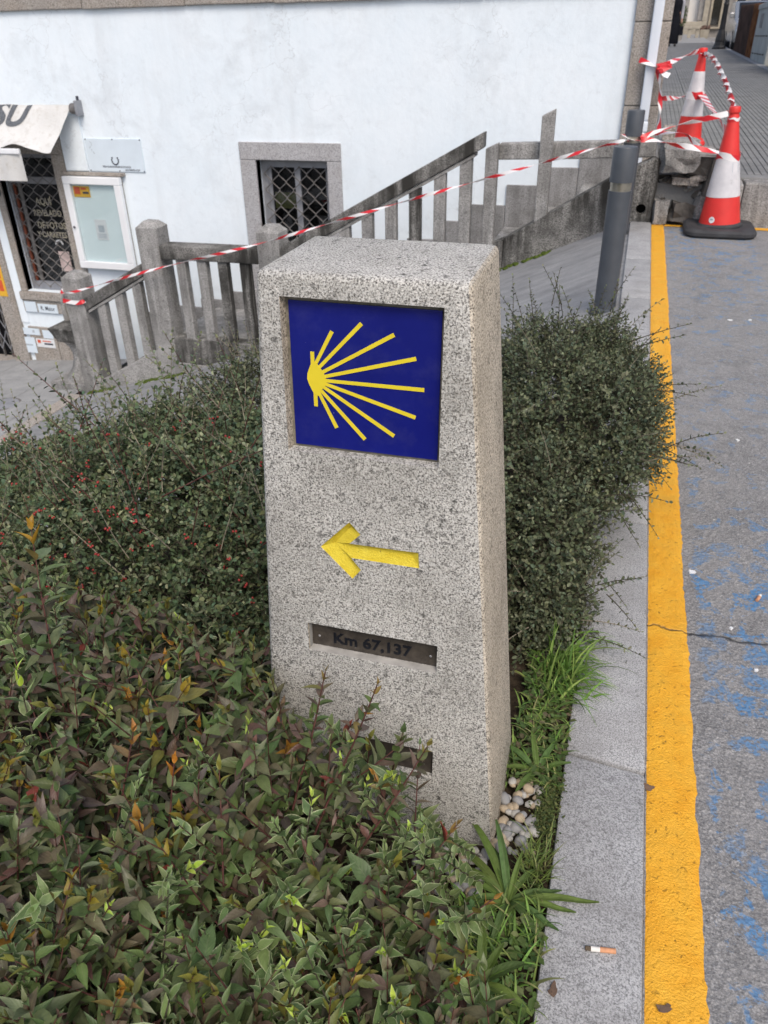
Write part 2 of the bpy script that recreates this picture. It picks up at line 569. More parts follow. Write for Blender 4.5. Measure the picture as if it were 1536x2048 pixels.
# street beside the upper pavement
mb = MB()
def up_z(y): return 0.29 + 0.019 * (y - 6.42)
mb.add([(2.40, 6.46, up_z(6.46) - 0.11), (40, 6.46, up_z(6.46) - 0.11), (40, 90, up_z(90) - 0.11), (2.40, 90, up_z(90) - 0.11),
        (2.40, 6.46, -0.7), (40, 6.46, -0.7), (40, 90, -0.7), (2.40, 90, -0.7)],
       [(0, 1, 2, 3), (4, 7, 6, 5), (0, 4, 5, 1), (1, 5, 6, 2), (2, 6, 7, 3), (3, 7, 4, 0)])
struct(mb.build('upper_street', 'asphalt'))

# yellow edge line, thick brushed paint with a ragged outer edge
def yellow_line():
    mb = MB()
    y, L = -0.6, []
    while y < 6.40:
        w = 0.2685 + 0.003 * mnoise.noise((y * 3.1, 0, 5)) + 0.004 * mnoise.noise((y * 14, 2, 1)) + 0.004 * mnoise.noise((y * 55, 7, 1))
        l = 0.1795 + 0.0025 * abs(mnoise.noise((y * 30, 3, 3)))
        L.append((l, w, y))
        y += 0.010 if y < 2.5 else 0.03
    nx = 9
    for l, w, y in L:
        for i in range(nx):
            t = i / (nx - 1)
            x = l + (w - l) * t
            edge = min(t, 1 - t) * 8
            z = -0.0115 + 0.0032 * min(1, edge) + 0.0012 * mnoise.noise((x * 45, y * 45, 1)) * min(1, edge)
            if edge == 0: z = -0.0118
            mb.v.append(Vector((x, y, z)))
    for j in range(len(L) - 1):
        for i in range(nx - 1):
            a_ = j * nx + i
            mb.f.append((a_, a_ + 1, a_ + nx + 1, a_ + nx))
    o = mb.build('yellow_line', 'yellow_road_paint', smooth=True, angle=3)
    struct(o)
    # the arm that turns along the foot of the retaining wall
    mb = MB()
    n_ = 60
    for i in range(n_ + 1):
        x = 0.272 + 2.0 * i / n_
        w = 0.012 * mnoise.noise((x * 9, 4, 4))
        y0 = 6.30 + w + 0.03 * math.sin(x * 3)
        y1 = 6.395 + 0.01 * mnoise.noise((x * 11, 8, 4))
        mb.v += [Vector((x, y0, -0.0085)), Vector((x, y1, -0.0085))]
        if i: mb.f.append((2 * i - 2, 2 * i, 2 * i + 1, 2 * i - 1))
    struct(mb.build('yellow_cross_line', 'yellow_road_paint'))
yellow_line()

# kerb: bedding with single granite kerb stones
mb = MB()
mb.box(0.030, 0.1725, -1.5, 6.41, -0.35, -0.02)
kerb = struct(mb.build('kerb', 'dark_bedding'))
KJ = [-0.95, 0.12, 1.103, 2.02, 2.75, 3.47, 4.345, 5.225, 6.412]
for i, (y0, y1) in enumerate(zip(KJ, KJ[1:])):
    mb = MB()
    g = 0.003
    mb.prism([(0.0245 + 0.001 * (i % 3), y0 + g), (0.1755, y0 + g - 0.012), (0.1755, y1 - g - 0.012), (0.0245 + 0.001 * (i % 2), y1 - g)], -0.3, 0.0012 * ((i * 7) % 3), 'Z')
    mb.build('kerb_stone', 'kerb_granite', kerb, bevel=0.006, seg=2, smooth=True)

# paved slope
mb = MB()
ys = [2.95, 3.4, 4.0, 5.0, 6.0, 6.62]
xs = [0.026] + [x for x, z in RAMP[1:]]
pts = []
xx = []
for (xa, za), (xb, zb) in zip(RAMP, RAMP[1:]):
    for k in range(6):
        xx.append(xa + (xb - xa) * k / 6)
xx.append(RAMP[-1][0])
xx[0] = 0.026
for y in ys:
    for x in xx:
        mb.v.append(Vector((x, y, ramp_z(x) + 0.006 * mnoise.noise((x * 2, y * 2, 3)))))
nx = len(xx)
for j in range(len(ys) - 1):
    for i in range(nx - 1):
        a_ = j * nx + i
        mb.f.append((a_ + 1, a_, a_ + nx, a_ + nx + 1))
xl = [x for x in xx if x <= -2.9]
o0 = len(mb.v)
for y in (-6.0, 0.0, 2.95):
    for x in xl:
        mb.v.append(Vector((x, y, ramp_z(x) + (0.006 * mnoise.noise((x * 2, y * 2, 3)) if y > 2 else 0))))
for j in range(2):
    for i in range(len(xl) - 1):
        a_ = o0 + j * len(xl) + i
        mb.f.append((a_ + 1, a_, a_ + len(xl), a_ + len(xl) + 1))
struct(mb.build('ramp', 'ramp_concrete', smooth=True, angle=3))
# the lower pavement at the foot of the house
mb = MB()
for y in (-6, 2, 4.5, 5.5, 6.5, 7.52):
    for x in (-5.38, -6.2, -7.0, -8, -11, -20):
        mb.v.append(Vector((x, y, low_z(x))))
for j in range(5):
    for i in range(5):
        a_ = j * 6 + i
        mb.f.append((a_ + 1, a_, a_ + 6, a_ + 7))
lower = struct(mb.build('lower_pavement', 'lower_paving'))
# slabs of the lower pavement
for r in range(4):
    for q in range(5):
        x1 = -5.44 - 0.62 * q - (0.2 if r % 2 else 0); x0 = x1 - 0.61
        y0 = 4.95 + 0.62 * r; y1 = y0 + 0.61
        mb = MB()
        z0, z1 = low_z(x0) + 0.003, low_z(x1) + 0.003
        mb.add([(x0, y0, z0 - .02), (x1, y0, z1 - .02), (x1, y1, z1 - .02), (x0, y1, z0 - .02), (x0, y0, z0 + .003), (x1, y0, z1 + .003), (x1, y1, z1 + .003), (x0, y1, z0 + .003)],
               [(0, 3, 2, 1), (4, 5, 6, 7), (0, 1, 5, 4), (1, 2, 6, 5), (2, 3, 7, 6), (3, 0, 4, 7)])
        mb.build('paving_slab', 'lower_paving', lower, bevel=0.002, seg=1)
# granite edging between slope and lower pavement
mb = MB()
mb.box(-5.385, -5.245, -6.0, 6.40, -2.4, -1.97)
edge = struct(mb.build('edging', 'dark_bedding'))
for k in range(9):
    mb = MB()
    y0 = -1.39 + 0.86 * k
    mb.box(-5.385, -5.245, y0 + .003, y0 + 0.857, -2.1, -1.928)
    mb.build('edging_stone', 'house_granite', edge, bevel=0.008)

# planting bed soil
mb = MB()
n_ = 34
for j in range(n_ + 1):
    for i in range(n_ + 1):
        x = -3.2 + (0.0275 + 3.2) * i / n_
        y = -1.6 + 4.65 * j / n_
        z = -0.012 + 0.010 * mnoise.noise((x * 9, y * 9, 0)) + 0.004 * mnoise.noise((x * 30, y * 30, 0))
        if x < -0.65: z -= 0.28 * (-0.65 - x)
        if y > 1.3: z -= max(0, -0.1 - x) * 0.12 * (y - 1.3)
        if y > 2.3: z = z + (ramp_z(x) + .02 - z) * min(1, (y - 2.3) / .6)
        if x < -2.0: z = z + (ramp_z(x) + .015 - z) * min(1, (-2.0 - x) / 1.1)
        mb.v.append(Vector((x, y, z)))
for j in range(n_):
    for i in range(n_):
        a_ = j * (n_ + 1) + i
        mb.f.append((a_, a_ + 1, a_ + n_ + 2, a_ + n_ + 1))
struct(mb.build('planting_bed', 'soil', smooth=True, angle=3))

# upper pavement with ribbed tiles
PX0, PX1 = 0.13, 2.33
mb = MB()
mb.add([(PX0, 6.50, up_z(6.5) - 0.03), (PX1 + .02, 6.50, up_z(6.5) - 0.03), (PX1 + .02, 90, up_z(90) - 0.03), (PX0, 90, up_z(90) - 0.03),
        (PX0, 6.50, -0.6), (PX1 + .02, 6.50, -0.6), (PX1 + .02, 90, -0.6), (PX0, 90, -0.6)],
       [(0, 1, 2, 3), (4, 7, 6, 5), (0, 4, 5, 1), (1, 5, 6, 2), (2, 6, 7, 3), (3, 7, 4, 0)])
upper = struct(mb.build('upper_pavement', 'rib_tile'))
def rib_tile(w, l, nrib=8):
    mb = MB()
    prof = [(0, -0.026)]
    p = w / nrib
    for k in range(nrib):
        x = k * p
        prof += [(x + 0.0045, -0.006), (x + 0.0055, 0.0), (x + p - 0.0055, 0.0), (x + p - 0.0045, -0.006)]
    prof.append((w, -0.026))
    n = len(prof)
    g = 0.002
    vs_ = [(x, g, z) for x, z in prof] + [(x, l - g, z) for x, z in prof]
    fs = [(i, i + 1, n + i + 1, n + i) for i in range(n - 1)]
    fs += [tuple(range(n - 1, -1, -1)), tuple(range(n, 2 * n))]
    mb.add(vs_, fs)
    me = bpy.data.meshes.new('pavement_tile')
    me.from_pydata([tuple(v) for v in mb.v], [], mb.f)
    me.materials.append(MAT['rib_tile'])
    return me
tile_me = rib_tile(0.44, 0.42, 9)
ncol, nrow = 5, 60
for r in range(nrow):
    for c_ in range(ncol):
        y = 6.78 + 0.42 * r
        if r == 0 and c_ == 0: continue
        link_copy(tile_me, 'pavement_tile', upper, (PX0 + 0.005 + 0.44 * c_, y, up_z(y) + 0.0015 * random.uniform(-1, 1)), (math.atan(0.019), 0, 0))
far_me = rib_tile(2.2, 6.28, 45)
o = link_copy(far_me, 'ribbed_paving', upper, (PX0 + 0.005, 6.78 + 0.42 * nrow, up_z(6.78 + 0.42 * nrow)), (math.atan(0.019), 0, 0))
# granite edge of the pavement towards the street
for k in range(24):
    mb = MB()
    y0 = 6.5 + 1.4 * k
    z0, z1 = up_z(y0), up_z(y0 + 1.39)
    mb.add([(PX1 + .021, y0, z0 - .5), (PX1 + .16, y0, z0 - .5), (PX1 + .16, y0 + 1.39, z1 - .5), (PX1 + .021, y0 + 1.39, z1 - .5),
            (PX1 + .021, y0, z0 + .004), (PX1 + .16, y0, z0 + .004), (PX1 + .16, y0 + 1.39, z1 + .004), (PX1 + .021, y0 + 1.39, z1 + .004)],
           [(0, 3, 2, 1), (4, 5, 6, 7), (0, 1, 5, 4), (1, 2, 6, 5), (2, 3, 7, 6), (3, 0, 4, 7)])
    mb.build('pavement_kerb_stone', 'kerb_granite', upper, bevel=0.006, seg=1)
# cross street and pavement at the far end
mb = MB()
mb.add([(-30, 38.3, up_z(38.3) + 0.004), (2.3, 38.3, up_z(38.3) + 0.004), (2.3, 60, up_z(60) + 0.12), (-30, 60, up_z(60) + 0.12)], [(0, 1, 2, 3)])
struct(mb.build('far_pavement', 'lower_paving'))

# ------------------------------------------------------------------ more materials
MAT['grey_steel'] = simple('grey_steel', (0.30, 0.31, 0.34), 0.5, 0.4, 0.3, 0.15, 9)
MAT['grille_steel'] = simple('grille_steel', (0.20, 0.19, 0.185), 0.55, 0.4, 0.5, 0.3, 30)
MAT['white_frame'] = simple('white_frame', (0.80, 0.82, 0.85), 0.4, 0.45, 0, 0.04, 6)
MAT['white_pipe'] = simple('white_pipe', (0.74, 0.80, 0.88), 0.45, 0.4, 0, 0.05, 3)
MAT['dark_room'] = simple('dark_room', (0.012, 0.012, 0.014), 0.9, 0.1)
MAT['paper'] = simple('paper', (0.70, 0.72, 0.74), 0.8, 0.2, 0, 0.06, 30)
MAT['pale_sheet'] = simple('pale_sheet', (0.74, 0.84, 0.87), 0.35, 0.4, 0, 0.05, 3)
MAT['blue_white'] = simple('blue_white', (0.66, 0.75, 0.83), 0.4, 0.4, 0, 0.04, 6)
MAT['ink_dark'] = simple('ink_dark', (0.045, 0.05, 0.07), 0.6)
MAT['ink_faint'] = simple('ink_faint', (0.42, 0.47, 0.52), 0.7)
MAT['sticker_yellow'] = simple('sticker_yellow', (0.72, 0.42, 0.04), 0.5, 0.4, 0, 0.1, 60)
MAT['sticker_red'] = simple('sticker_red', (0.62, 0.10, 0.04), 0.5)
MAT['letter_cream'] = simple('letter_cream', (0.40, 0.37, 0.29), 0.7, 0.2, 0, 0.3, 90)
MAT['pink_paper'] = simple('pink_paper', (0.62, 0.50, 0.48), 0.7, 0.2, 0, 0.2, 14)
MAT['olive_sign'] = simple('olive_sign', (0.40, 0.38, 0.13), 0.6, 0.3, 0, 0.25, 30)
MAT['rust'] = simple('rust', (0.16, 0.05, 0.03), 0.8, 0.2, 0, 0.4, 40)
MAT['awning_letter'] = simple('awning_letter', (0.11, 0.12, 0.135), 0.75, 0.2, 0, 0.3, 40)
MAT['moss'] = simple('moss', (0.07, 0.10, 0.02), 0.95, 0.1, 0, 0.5, 60, 1.0, 150)
MAT['mortar'] = simple('mortar', (0.36, 0.35, 0.33), 0.9, 0.1, 0, 0.2, 40, 0.6, 80)
MAT['black_hole'] = simple('black_hole', (0.006, 0.006, 0.006), 0.9, 0.05)
def mk_glass(name, tint):
    t = NT(name, 0.05, 0.5)
    nt = t.t
    tr = t.n('BsdfTransparent'); tr.inputs[0].default_value = tint
    gl = t.n('BsdfGlossy'); gl.inputs['Roughness'].default_value = 0.03
    lw = t.n('LayerWeight'); lw.inputs[0].default_value = 0.25
    fr = t.n('Math'); fr.operation = 'MULTIPLY_ADD'; t.l(lw.outputs['Facing'], fr.inputs[0]); fr.inputs[1].default_value = 0.35; fr.inputs[2].default_value = 0.04
    mx = t.n('MixShader')
    t.l(fr.outputs[0], mx.inputs[0]); t.l(tr.outputs[0], mx.inputs[1]); t.l(gl.outputs[0], mx.inputs[2])
    t.l(mx.outputs[0], nt.nodes['Material Output'].inputs[0])
    MAT[name] = t.m
mk_glass('window_glass', (0.55, 0.58, 0.6, 1))
mk_glass('clear_glass', (0.95, 0.97, 0.97, 1))
def mk_awning():
    t = NT('awning_canvas', 0.85, 0.15)
    c = t.world()
    base = t.ramp(t.noise(c, 3.5, 5, 0.6), [(0.3, (0.54, 0.54, 0.53)), (0.7, (0.68, 0.685, 0.68))])
    base = t.mix(t.math('MULTIPLY', t.ramp(t.noise(c, 14, 6, 0.7), [(0.5, 0.0), (0.72, 1.0)]), 0.5), base, (0.33, 0.30, 0.25))
    t.color(base)
    t.bump(t.noise(c, 9, 4, 0.6), 0.4, 0.02)
    MAT['awning_canvas'] = t.m
mk_awning()

# ------------------------------------------------------------------ the white house
W = 7.5                      # street face of the house (plane Y = W)
XR = 0.126                   # right corner
house = thing('house', 'whitewashed house with granite trim, barred window and shop front behind the balustrade', 'house', (-4.0, 7.5, -2.2))
WIN = (-3.534, -2.797, -1.02, 0.228)          # window opening x0 x1 z0 z1
SHOP = (-6.60, -5.872, -1.235, 0.235)         # shop window opening
DOOR = (-8.30, -7.02, -2.6, 0.235)            # doorway on the far left
openings = [WIN, SHOP, DOOR]
def wall_with_holes(x0, x1, z0, z1, holes, y0, y1):
    xs = sorted({x0, x1} | {h[0] for h in holes} | {h[1] for h in holes})
    zs = sorted({z0, z1} | {h[2] for h in holes} | {h[3] for h in holes})
    mb = MB()
    idx = {}
    def V(x, y, z):
        k = (round(x, 5), round(y, 5), round(z, 5))
        if k not in idx:
            idx[k] = len(mb.v); mb.v.append(Vector((x, y, z)))
        return idx[k]
    def inside(xc, zc): return any(h[0] < xc < h[1] and h[2] < zc < h[3] for h in holes)
    for i in range(len(xs) - 1):
        for j in range(len(zs) - 1):
            a0, a1, b0, b1 = xs[i], xs[i + 1], zs[j], zs[j + 1]
            if inside((a0 + a1) / 2, (b0 + b1) / 2): continue
            mb.f.append((V(a0, y0, b0), V(a1, y0, b0), V(a1, y0, b1), V(a0, y0, b1)))
            mb.f.append((V(a0, y1, b1), V(a1, y1, b1), V(a1, y1, b0), V(a0, y1, b0)))
    for (a0, a1, b0, b1) in holes:
        mb.f.append((V(a0, y0, b0), V(a0, y0, b1), V(a0, y1, b1), V(a0, y1, b0)))
        mb.f.append((V(a1, y0, b1), V(a1, y0, b0), V(a1, y1, b0), V(a1, y1, b1)))
        mb.f.append((V(a0, y0, b1), V(a1, y0, b1), V(a1, y1, b1), V(a0, y1, b1)))
        mb.f.append((V(a1, y0, b0), V(a0, y0, b0), V(a0, y1, b0), V(a1, y1, b0)))
    return mb
mb = wall_with_holes(-16.0, XR - 0.002, -2.75, 6.5, openings, W, W + 0.30)
mb.build('wall', 'white_plaster', house)
mb = MB()
mb.box(-16.0, XR - 0.002, W + 1.6, 15.0, -2.75, 6.5)
mb.build('rear_wall', 'white_plaster', house)
mb = MB()
mb.box(XR - 0.30, XR - 0.0025, W + 0.301, W + 1.6, -2.75, 6.5)
mb.build('side_wall', 'white_plaster', house)
mb = MB()
mb.box(-16.1, XR + 0.15, W - 0.15, 15.1, 6.5, 6.72)
mb.build('roof', 'house_granite', house)
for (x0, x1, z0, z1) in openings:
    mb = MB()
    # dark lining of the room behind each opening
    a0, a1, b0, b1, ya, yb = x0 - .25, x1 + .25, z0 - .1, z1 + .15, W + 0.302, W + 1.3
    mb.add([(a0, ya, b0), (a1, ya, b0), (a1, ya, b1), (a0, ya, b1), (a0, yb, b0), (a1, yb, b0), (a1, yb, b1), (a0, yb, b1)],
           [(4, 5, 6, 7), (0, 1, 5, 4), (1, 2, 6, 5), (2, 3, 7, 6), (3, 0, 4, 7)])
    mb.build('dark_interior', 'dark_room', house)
# string course of granite blocks
sc_ = MB().box(-16.0, XR - 0.28, W - 0.02, W + 0.0, 1.50, 1.70).build('string_course', 'mortar', house)
x = -9.0
k = 0
while x < -0.17:
    w = 0.85 + 0.5 * random.random()
    x1 = min(x + w, -0.158)
    zb = 1.492 + random.uniform(-0.004, 0.004)
    MB().box(x + .004, x1 - .004, W - 0.035 - 0.006 * random.random(), W + 0.01, zb, 1.80).build('string_course_stone', 'house_granite', sc_, bevel=0.008, sub=2, jitter=0.006)
    x = x1
# corner pier: stacked blocks
pier = MB().box(-0.148, XR - 0.004, W - 0.025, W - 0.001, -0.2, 6.4).build('corner_pier', 'mortar', house)
for z0, z1 in ((-0.35, 0.10), (0.10, 0.705), (0.705, 1.29), (1.29, 1.95), (1.95, 2.6), (2.6, 3.3), (3.3, 4.1), (4.1, 5.0), (5.0, 6.4)):
    dx = random.uniform(-.004, .004)
    MB().box(-0.152 + dx, XR, W - 0.045, W + 0.298, z0 + .003, z1 - .003).build('pier_stone', 'house_granite', pier, bevel=0.007)
# window
wnd = MB()
x0, x1, z0, z1 = WIN
wnd.box(x0 + .004, x1 - .004, W + 0.10, W + 0.14, z1 - 0.075, z1 - .003)
wnd.box(x0 + .004, x1 - .004, W + 0.10, W + 0.14, z0 + .003, z0 + 0.07)
wnd.box(x0 + .004, x0 + 0.066, W + 0.10, W + 0.14, z0 + .07, z1 - .075)
wnd.box(x1 - 0.06, x1 - .004, W + 0.10, W + 0.14, z0 + .07, z1 - .075)
wnd.box(-3.185, -3.125, W + 0.105, W + 0.135, z0 + .07, z1 - .075)
window = wnd.build('window', 'grey_steel', house)
MB().box(x0 + .066, -3.43, W + 0.104, W + 0.128, z0 + .07, z1 - .075).build('shutter_leaf', 'grey_steel', window, bevel=0.004)
MB().box(-3.43, -3.185, W + 0.112, W + 0.117, z0 + .07, z1 - .075).build('pane', 'window_glass', window)
MB().box(-3.125, x1 - .06, W + 0.112, W + 0.117, z0 + .07, z1 - .075).build('pane', 'window_glass', window)
MB().box(-3.425, -3.19, W + 0.135, W + 0.14, -0.235, -0.085).build('sign_strip', 'olive_sign', window)
MB().box(x0 - .165, x1 + .142, W - 0.022, W + 0.09, z1, z1 + 0.157).build('lintel', 'window_granite', window, bevel=0.006)
MB().box(x0 - .165, x0, W - 0.02, W + 0.09, z0, z1 - .002).build('jamb', 'window_granite', window, bevel=0.006)
MB().box(x1, x1 + .142, W - 0.02, W + 0.09, z0, z1 - .002).build('jamb', 'window_granite', window, bevel=0.006)
MB().box(x0 - .165, x1 + .142, W - 0.03, W + 0.09, z0 - .16, z0 - .002).build('sill', 'window_granite', window, bevel=0.006)
def lattice(parent, x0, x1, z0, z1, y, p, h, r, hexed=True):
    """wavy crossing bars as in rolled chain grilles"""
    n = int((x1 - x0) / p) + 2
    for k in range(-1, n):
        for sgn in (1, -1):
            pts = []
            z = z1
            i = 0
            base = x0 + k * p + (p * 0.5 if sgn < 0 else 0)
            while z > z0 - 1e-6:
                for (fx, fz) in ((0.015, 0.0), (0.015, 0.14), (0.485, 0.90), (0.485, 1.0)) if hexed else ((0, 0),):
                    q = fx if i % 2 == 0 else 0.5 - fx
                    xx_ = base + sgn * (q - 0.25) * p
                    zz_ = z - fz * h
                    if zz_ >= z0 and x0 < xx_ < x1:
                        pts.append((xx_, y + 0.004 * sgn, zz_))
                    elif len(pts) > 1:
                        MB().tube(pts, r, 5).build('grille_bar', 'grille_steel', parent)
                        pts = []
                    else:
                        pts = []
                z -= h
                i += 1
            if len(pts) > 1:
                MB().tube(pts, r, 5).build('grille_bar', 'grille_steel', parent)
lattice(window, x0 + .01, x1 - .01, z0, z1 - .06, W + 0.07, 0.147, 0.073, 0.0052)
# shop window
x0, x1, z0, z1 = SHOP
sh = MB()
sh.box(x0 + .004, x0 + .05, W + .09, W + .15, z0 + .003, z1 - .003)
sh.box(x1 - .035, x1 - .004, W + .09, W + .15, z0 + .003, z1 - .003)
sh.box(x0 + .05, x1 - .035, W + .09, W + .15, z0 + .003, z0 + .10)
sh.box(x0 + .05, x1 - .035, W + .09, W + .15, z1 - .05, z1 - .003)
sh.box(x0 + .05, x1 - .035, W + .09, W + .14, -0.075, -0.005)
shop = sh.build('shop_window', 'grey_steel', house)
MB().box(x0 + .05, x1 - .035, W + .118, W + .122, z0 + .10, -.075).build('pane', 'window_glass', shop)
MB().box(x0 + .05, x1 - .035, W + .118, W + .122, -.005, z1 - .05).build('pane', 'window_glass', shop)
MB().box(x0 + .13, x0 + .175, W + .09, W + .112, z0 + .1, -.075).build('mullion', 'grille_steel', shop, bevel=.004)
MB().box(x0 + .07, x0 + .10, W + .085, W + .112, z0 + .1, -.075).build('mullion', 'rust', shop, bevel=.004)
cxs = (x0 + x1) / 2 + 0.055
for s_, zz, sz, dx in (('AQU\u00cd', -0.265, 0.10, -0.02), ('REVELADO', -0.385, 0.088, 0.0), ('DE\u00b7FOTOS', -0.515, 0.095, 0.02), ('Y\u00b7CARRETES', -0.615, 0.083, 0.0)):
    text_part('lettering', s_, sz, (cxs + dx, W + 0.116, zz), (1, 0, 0), (0, 0, 1), 'letter_cream', shop, 0.0006, 0.0022, squash=0.84)
MB().box(cxs + .03, cxs + .17, W + .108, W + .114, -1.01, -0.79).build('poster', 'pink_paper', shop)
mbt = MB(); mbt.tube([(cxs + 0.07 + 0.045 * math.cos(q), W + .11, -0.715 + 0.045 * math.sin(q)) for q in [math.pi * k / 10 for k in range(11)]], 0.009, 6).build('ring_emblem', 'paper', shop)
lattice(shop, x0 + .01, x1 - .01, z0 + .02, z1 - .02, W + 0.05, 0.155, 0.070, 0.0050)
MB().box(x1, -5.722, W - 0.02, W + .085, z0, z1 - .002).build('jamb', 'house_granite', shop, bevel=.006)
MB().box(x0 - .085, x0, W - 0.02, W + .085, z0, z1 - .002).build('jamb', 'house_granite', shop, bevel=.006)
MB().box(x0 - .085, -5.722, W - 0.022, W + .085, z1, z1 + .17).build('lintel', 'house_granite', shop, bevel=.006)
MB().box(-6.70, -5.60, W - 0.05, W + .085, z0 - .095, z0 - .002).build('sill', 'house_granite', shop, bevel=.01)
MB().box(-6.70, -5.55, W - 0.024, W - .001, z0 - .245, z0 - .097).build('apron_stone', 'house_granite', shop, bevel=.008)
for (a0, a1) in ((-6.72, -6.35), (-6.34, -5.95), (-5.94, -5.55)):
    MB().box(a0, a1, W - 0.03, W - .001, -2.3, -1.66).build('plinth_stone', 'house_granite', house, bevel=.008)
# pilaster with a white strip between the shop window and the doorway
MB().box(-7.02, -6.80, W - 0.04, W + .20, -2.7, 0.30).build('pilaster', 'house_granite', house, bevel=.008)
MB().box(-6.797, -6.69, W - 0.012, W - 0.001, -1.62, 0.30).build('painted_strip', 'white_plaster', house)
# doorway with folding gate
gate = MB().box(-8.3, -7.02, W + .12, W + .16, 0.16, 0.235).build('folding_gate', 'grille_steel', house)
for k in range(9):
    MB().box(-7.06 - .12 * k, -7.045 - .12 * k, W + .10, W + .125, -2.14, 0.16).build('gate_bar', 'grille_steel', gate)
for k in range(8):
    for m_ in range(9):
        for sg in (0, 1):
            za = 0.1 - .27 * m_
            xa, xb = -7.052 - .12 * k, -7.172 - .12 * k
            if sg: xa, xb = xb, xa
            if za - .25 > -2.14:
                MB().tube([(xa, W + .095, za), (xb, W + .095, za - .24)], .006, 4).build('gate_link', 'grey_steel', gate)
MB().box(-8.3, -7.02, W + .20, W + .23, -2.6, 0.2).build('door_leaf', 'dark_room', house)
MB().box(-8.3, -7.02, W - .02, W + .16, -2.7, -2.13).build('threshold', 'house_granite', house, bevel=.01)
# stepped granite skirting where the stairs run along the wall
for k in range(10):
    xa = -0.155 - 0.31 * k
    zt = 0.40 - 0.165 * k
    MB().box(xa - .306, xa, W - 0.028, W - 0.001, zt - .55, zt - 0.012 * (k % 2)).build('skirting_stone', 'skirting_granite', house, bevel=.005)
for k in range(5):
    xa = -3.26 - 0.36 * k
    zt = -0.97 - 0.10 * k
    MB().box(xa - .357, xa, W - 0.028, W - 0.001, zt - .75, zt).build('skirting_stone', 'skirting_granite', house, bevel=.005)
# drainpipe on the corner pier
dp = MB()
dp.box(-0.022, 0.055, W - 0.125, W - 0.05, 0.60, 6.3)
pipe = dp.build('drainpipe', 'white_pipe', house, bevel=.012, seg=3, smooth=True)
MB().box(-0.026, 0.059, W - 0.129, W - 0.047, 0.515, 0.598).build('pipe_socket', 'white_pipe', pipe, bevel=.012)
MB().box(-0.02, 0.053, W - 0.123, W - 0.052, 0.27, 0.513).build('pipe_foot', 'white_pipe', pipe, bevel=.012)

# things on the house wall
# notice board
nb = thing('notice_board', 'white framed glass notice board on the wall beside the shop window', 'notice board', (-5.41, W, -0.9))
x0, x1, z0, z1 = -5.745, -5.060, -0.905, 0.036
fw = 0.075
MB().box(x0, x1, W - .085, W - .03, z1 - fw, z1).build('frame_rail', 'white_frame', nb, bevel=.006)
MB().box(x0, x1, W - .085, W - .03, z0, z0 + fw).build('frame_rail', 'white_frame', nb, bevel=.006)
MB().box(x0, x0 + fw, W - .084, W - .03, z0 + fw + .001, z1 - fw - .001).build('frame_stile', 'white_frame', nb, bevel=.006)
MB().box(x1 - fw, x1, W - .084, W - .03, z0 + fw + .001, z1 - fw - .001).build('frame_stile', 'white_frame', nb, bevel=.006)
MB().box(x0 + .01, x1 - .01, W - .03, W - .002, z0 + .01, z1 - .01).build('case', 'mortar', nb)
MB().box(x0 + fw, x1 - fw, W - .040, W - .032, z0 + fw, z1 - fw).build('back_sheet', 'pale_sheet', nb)
MB().box(x0 + fw, x1 - fw, W - .068, W - .064, z0 + fw, z1 - fw).build('pane', 'clear_glass', nb)
MB().box(-5.66, -5.46, W - .046, W - .042, -0.17, -0.06).build('sticker', 'sticker_yellow', nb)
MB().box(-5.645, -5.575, W - .049, W - .0465, -0.14, -0.07).build('sticker_mark', 'sticker_red', nb)
MB().box(-5.56, -5.50, W - .049, W - .0465, -0.095, -0.075).build('sticker_mark', 'sticker_red', nb)
MB().box(-5.545, -5.475, W - .049, W - .0465, -0.135, -0.115).build('sticker_mark', 'ink_dark', nb)
pp = MB().box(-5.475, -5.335, W - .046, W - .042, -0.60, -0.39).build('paper_sheet', 'paper', nb)
MB().box(-5.44, -5.37, W - .0475, W - .0465, -0.52, -0.45).build('print_block', 'ink_faint', pp)
for k in range(3):
    MB().box(-5.455, -5.355, W - .0475, W - .0465, -0.545 - .018 * k, -0.537 - .018 * k).build('print_line', 'ink_faint', pp)
MB().box(-5.76, -5.02, W - .05, W - .001, 0.042, 0.075).build('top_ledge', 'house_granite', nb, bevel=.006)
MB().lathe([(0.004, 0), (0.012, .002), (0.012, .012), (0.004, .014)], 8, (x0 + .04, W - .092, -0.47), Matrix.Rotation(R_(90), 3, 'X')).build('lock', 'ink_dark', nb)
# shadowed board between awning and notice board
pb = MB().box(-5.71, -5.44, W - .022, W - .001, 0.085, 0.60).build('wall_board', 'white_plaster', bevel=.004)
tag(pb, 'blank off-white wall panel between the awning roller and the notice board', 'panel')
# plaque with emblem and lettering
pq = thing('plaque', 'pale rectangular plaque with dotted horseshoe emblem and two lines of lettering', 'sign', (-5.1, W, 0.09))
MB().box(-5.425, -4.775, W - .012, W - .002, 0.085, 0.392).build('plate', 'blue_white', pq, bevel=.002)
for k in range(10):
    q = R_(-215 + 250 * k / 9.0)
    MB().lathe([(0.0085, 0), (0.0085, .003)], 8, (-5.105 + .038 * math.cos(q), W - .012, 0.192 + .040 * math.sin(q)), Matrix.Rotation(R_(90), 3, 'X')).build('emblem_dot', 'ink_dark', pq)
text_part('lettering', 'TERRA DE MAIOR ESPLENDOR DE GALICIA', 0.024, (-5.10, W - .0125, 0.130), (1, 0, 0), (0, 0, 1), 'ink_dark', pq, .0004, .0006, squash=0.72)
text_part('lettering', 'QUE SEMPRE AQU\u00cd', 0.024, (-4.92, W - .0125, 0.102), (1, 0, 0), (0, 0, 1), 'ink_dark', pq, .0004, .0006, squash=0.85)
